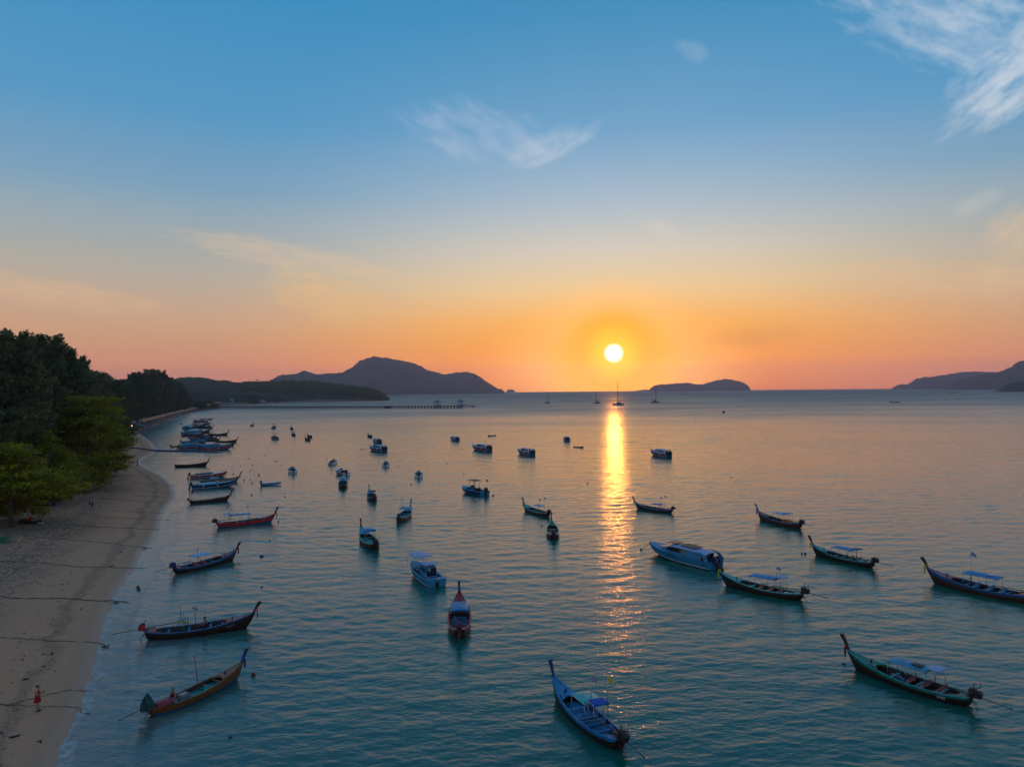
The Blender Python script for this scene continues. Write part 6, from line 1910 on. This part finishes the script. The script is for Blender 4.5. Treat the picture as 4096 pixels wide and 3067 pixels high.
def person(pos, face, label, top_m, low_m, pose='stand', dress=False, hair_bun=False, sc_=1.0, hat=None, obj=None):
    root = empty('person', pos, face, label, 'person')
    root.scale = (sc_,) * 3
    v, e, r_ = body(pose)
    bo = link('body', skinned('body', v, e, r_, SKIN), root)
    hx, hz_ = v[5][0], v[5][2]
    MB().ball((hx + .01, 0, hz_ + .02), .105, 10, squash=(.95, .82, 1.15)).tube([(hx + .105, 0, hz_ + .03), (hx + .13, 0, hz_ - .015)], [.012, .018], 6) \
        .ball((hx + .0, .088, hz_ + .0), .025, 6, squash=(.8, .4, 1.2)).ball((hx + .0, -.088, hz_ + .0), .025, 6, squash=(.8, .4, 1.2)).build('head', SKIN, root)
    MB().ball((hx + .095, .035, hz_ + .035), .012, 6).ball((hx + .095, -.035, hz_ + .035), .012, 6).box((hx + .10, 0, hz_ - .055), (.015, .045, .010)).build('face', HAIR, root)
    h_ = MB().ball((hx - .025, 0, hz_ + .055), .112, 10, squash=(.95, .9, 1.0))
    if hair_bun: h_.ball((hx - .11, 0, hz_ + .10), .055, 8)
    h_.build('hair', HAIR, root)
    def ring(z, rx, ry, cx=0.0, cy=0.0, n=14): return [(cx + rx * math.cos(t), cy + ry * math.sin(t), z) for t in [6.2832 * k / n for k in range(n)]]
    if pose != 'sit':
        if dress:
            MB().loft([ring(1.40, .07, .12, .02), ring(1.34, .115, .175, .02), ring(1.22, .135, .165, .015), ring(1.06, .125, .145), ring(.92, .155, .185), ring(.75, .19, .22), ring(.60, .22, .25)], 0, True, closed=True).build('dress', top_m, root)
        else:
            MB().loft([ring(1.42, .065, .10, .02), ring(1.36, .115, .20, .02), ring(1.22, .135, .19, .015), ring(1.0, .14, .175), ring(.86, .145, .18)], 0, True, closed=True).build('shirt', top_m, root)
            lg = MB()
            for sg in (1, -1):
                lg.loft([ring(.92, .12, .10, 0, sg * .08), ring(.7, .10, .095, .01, sg * .095), ring(.5, .085, .085, .02, sg * .10)], 0, True, closed=True)
            lg.build('shorts', low_m, root)
        sh = MB()
        for sg in (1, -1): sh.box((.06, sg * .115, .015), (.26, .10, .035))
        sh.build('sandals', P['black'], root)
    else:
        MB().loft([ring(.60, .07, .11, .10), ring(.52, .12, .19, .09), ring(.36, .14, .18, .06), ring(.14, .15, .18, .02)], 0, True, closed=True).build('shirt', top_m, root)
        lg = MB()
        for sg in (1, -1): lg.tube([(.0, sg * .10, .12), (.38, sg * .14, .31), (.40, sg * .14, .05)], [.10, .085, .06], 8)
        lg.build('trousers', low_m, root)
    return root
w = at(150, 2841, .9); g = ground(w.x, w.y); w = at(150, 2841, g + .02)
wo_ = person(w, R(12), 'woman in a dark red dress holding up a phone on the lower sand', P['cloth_red'], P['cloth_red'], 'phone', dress=True, hair_bun=True, sc_=1.03)
ph_ = MB().box((0, 0, 0), (.012, .08, .15)).build('phone', P['black']); ph_.location = wo_.matrix_world @ Vector((0, 0, 0)); ph_.location = Vector(w) + Vector((.42 * math.cos(R(12)), .42 * math.sin(R(12)) + .03, 1.29)); ph_.rotation_euler = (0, R(15), R(12))
tag(ph_, 'dark phone held up by the woman in the red dress', 'phone')
for (px, py, fc, lb_, ps_, tm_, lm_) in [(359, 2039, 60, 'person in black shirt and grey shorts, left of the couple, arms raised', 'camera', 'black', 'grey'), (369.5, 2037.5, 40, 'person in black, right of the couple on the sand', 'camera', 'black', 'black')]:
    q = at(px, py, 1.1); g = ground(q.x, q.y); q = at(px, py, g + .02); person(q, R(fc), lb_, P[tm_], P[lm_], ps_)
q = at(549.5, 1859, 1.0); g = ground(q.x, q.y); q = at(549.5, 1859, g + .02); person(q, R(50), 'tiny figure standing alone at the water edge below the floating jetty', P['navy'], P['wood_dark'])
q = on(boatA, -2.2, .25, .45); person(q, boatA.rotation_euler.z + R(-150), 'person in red shirt sitting in the stern of the ochre longtail', P['maroon'], P['blue'], 'sit')
q = on(boatB, .55, 0, .45); person(q, boatB.rotation_euler.z + R(180), 'hunched person in dark clothes aboard the fishing longtail', P['black'], P['black'], 'sit', sc_=1.15)
# towel, kayak, beach flag and cart under the almond tree
q = at(343, 2038, 1.1); o = MB().loft([[(x, y, .03 + .03 * math.sin(x * 7 + y * 5)) for y in (-.5, -.2, .2, .5)] for x in (-.7, -.3, .1, .5, .8)], 0, True).build('beach_towel', P['turq']); o.location = (q.x, q.y, ground(q.x, q.y)); tag(o, 'bright turquoise towel spread beside the couple', 'towel')
q = at(150, 2018, 1.6)
k_ = empty('kayak', (q.x, q.y, ground(q.x, q.y)), R(5), 'long navy kayak with a red line lying by the leaning trunk', 'kayak')
MB().loft([[(x, b * math.cos(t), .35 + .30 * math.sin(t) + .08 * (abs(x) / 2.6) ** 2) for t in np.linspace(0, 6.283, 9)[:-1]] for x, b in ((-3.2, .03), (-2.6, .3), (-1.2, .58), (0, .65), (1.2, .58), (2.6, .3), (3.2, .03))], 0, True, closed=True).build('hull', P['navy'], k_)
MB().box((0, 0, .66), (3.6, .07, .03)).build('stripe', P['cloth_red'], k_)
q = at(129, 2060, 1.6)
f_ = empty('beach_flag', (q.x, q.y, ground(q.x, q.y)), 0, 'tall red and yellow feather flag at the gear pile under the almond tree', 'flag')
MB().tube([(0, 0, 0), (0, 0, 4.6)], .035, 6).build('pole', P['steel'], f_)
MB().loft([[(.03, 0, z), (.03 + wd, .05 * math.sin(z * 3), z - .1)] for z, wd in ((4.6, .1), (4.2, .3), (3.7, .38), (3.2, .3))], 0, False).build('cloth', P['cloth_red'], f_)
MB().loft([[(.03, 0, z), (.03 + wd, .05 * math.sin(z * 3), z - .1)] for z, wd in ((3.2, .3), (3.0, .36), (2.8, .2))], 0, False).build('cloth', P['cloth_yellow'], f_)
MB().loft([[(.03, 0, z), (.03 + wd, .05 * math.sin(z * 3), z - .1)] for z, wd in ((2.2, .08), (1.6, .25), (1.0, .42), (.5, .5))], 0, False).build('cloth', P['cloth_red'], f_)
q = at(122, 2085, 1.5)
g_ = empty('gear_pile', (q.x, q.y, ground(q.x, q.y)), 0, 'dark heap of beach gear with red bundle below the feather flag', 'gear pile')
mb = MB()
for j in range(9): mb.ball((random.uniform(-1.8, 1.8), random.uniform(-.5, .5), .25), random.uniform(.35, .6), 8, squash=(1.3, .9, .7))
mb.build('net_heap', P['black'], g_)
MB().ball((.1, -.2, .75), .35, 8).build('red_bundle', P['cloth_red'], g_)
MB().box((1.9, -.4, .12), (.9, .3, .1)).build('paddle', P['white'], g_)
q = at(12, 2164, 1.4); o = MB().box((0, 0, .35), (1.6, .9, .7), taper=(.9, .9)).box((0, 0, .72), (1.7, 1.0, .06)).build('green_bin', P['green']); o.location = (q.x, q.y, ground(q.x, q.y)); tag(o, 'dark green crate cut by the left edge of the picture', 'crate')
# leaning trunk by the kayak
q = at(95, 2045, 1.5)
o = MB().tube([(0, 0, -.3), (.5, .1, 1.2), (1.3, .2, 2.6), (2.2, .2, 4.6), (2.4, 0, 6)], [.28, .22, .18, .13, .08], 8).build('leaning_trunk', BARK); o.location = (q.x, q.y, ground(q.x, q.y)); tag(o, 'bare leaning trunk rising into the lowest almond tree', 'tree trunk')
# half sunk branch by the shore
q = at(553, 2355); o = MB().tube([(-1.0, .4, -.05), (-.3, .1, .22), (.5, -.1, .12), (1.2, -.5, -.1)], [.10, .13, .10, .05], 7).build('driftwood_branch', drift_m); o.location = (q.x, q.y, 0); o.rotation_euler = (0, 0, R(-35)); tag(o, 'half sunk branch in the shallows left of the covered engine boat', 'driftwood')
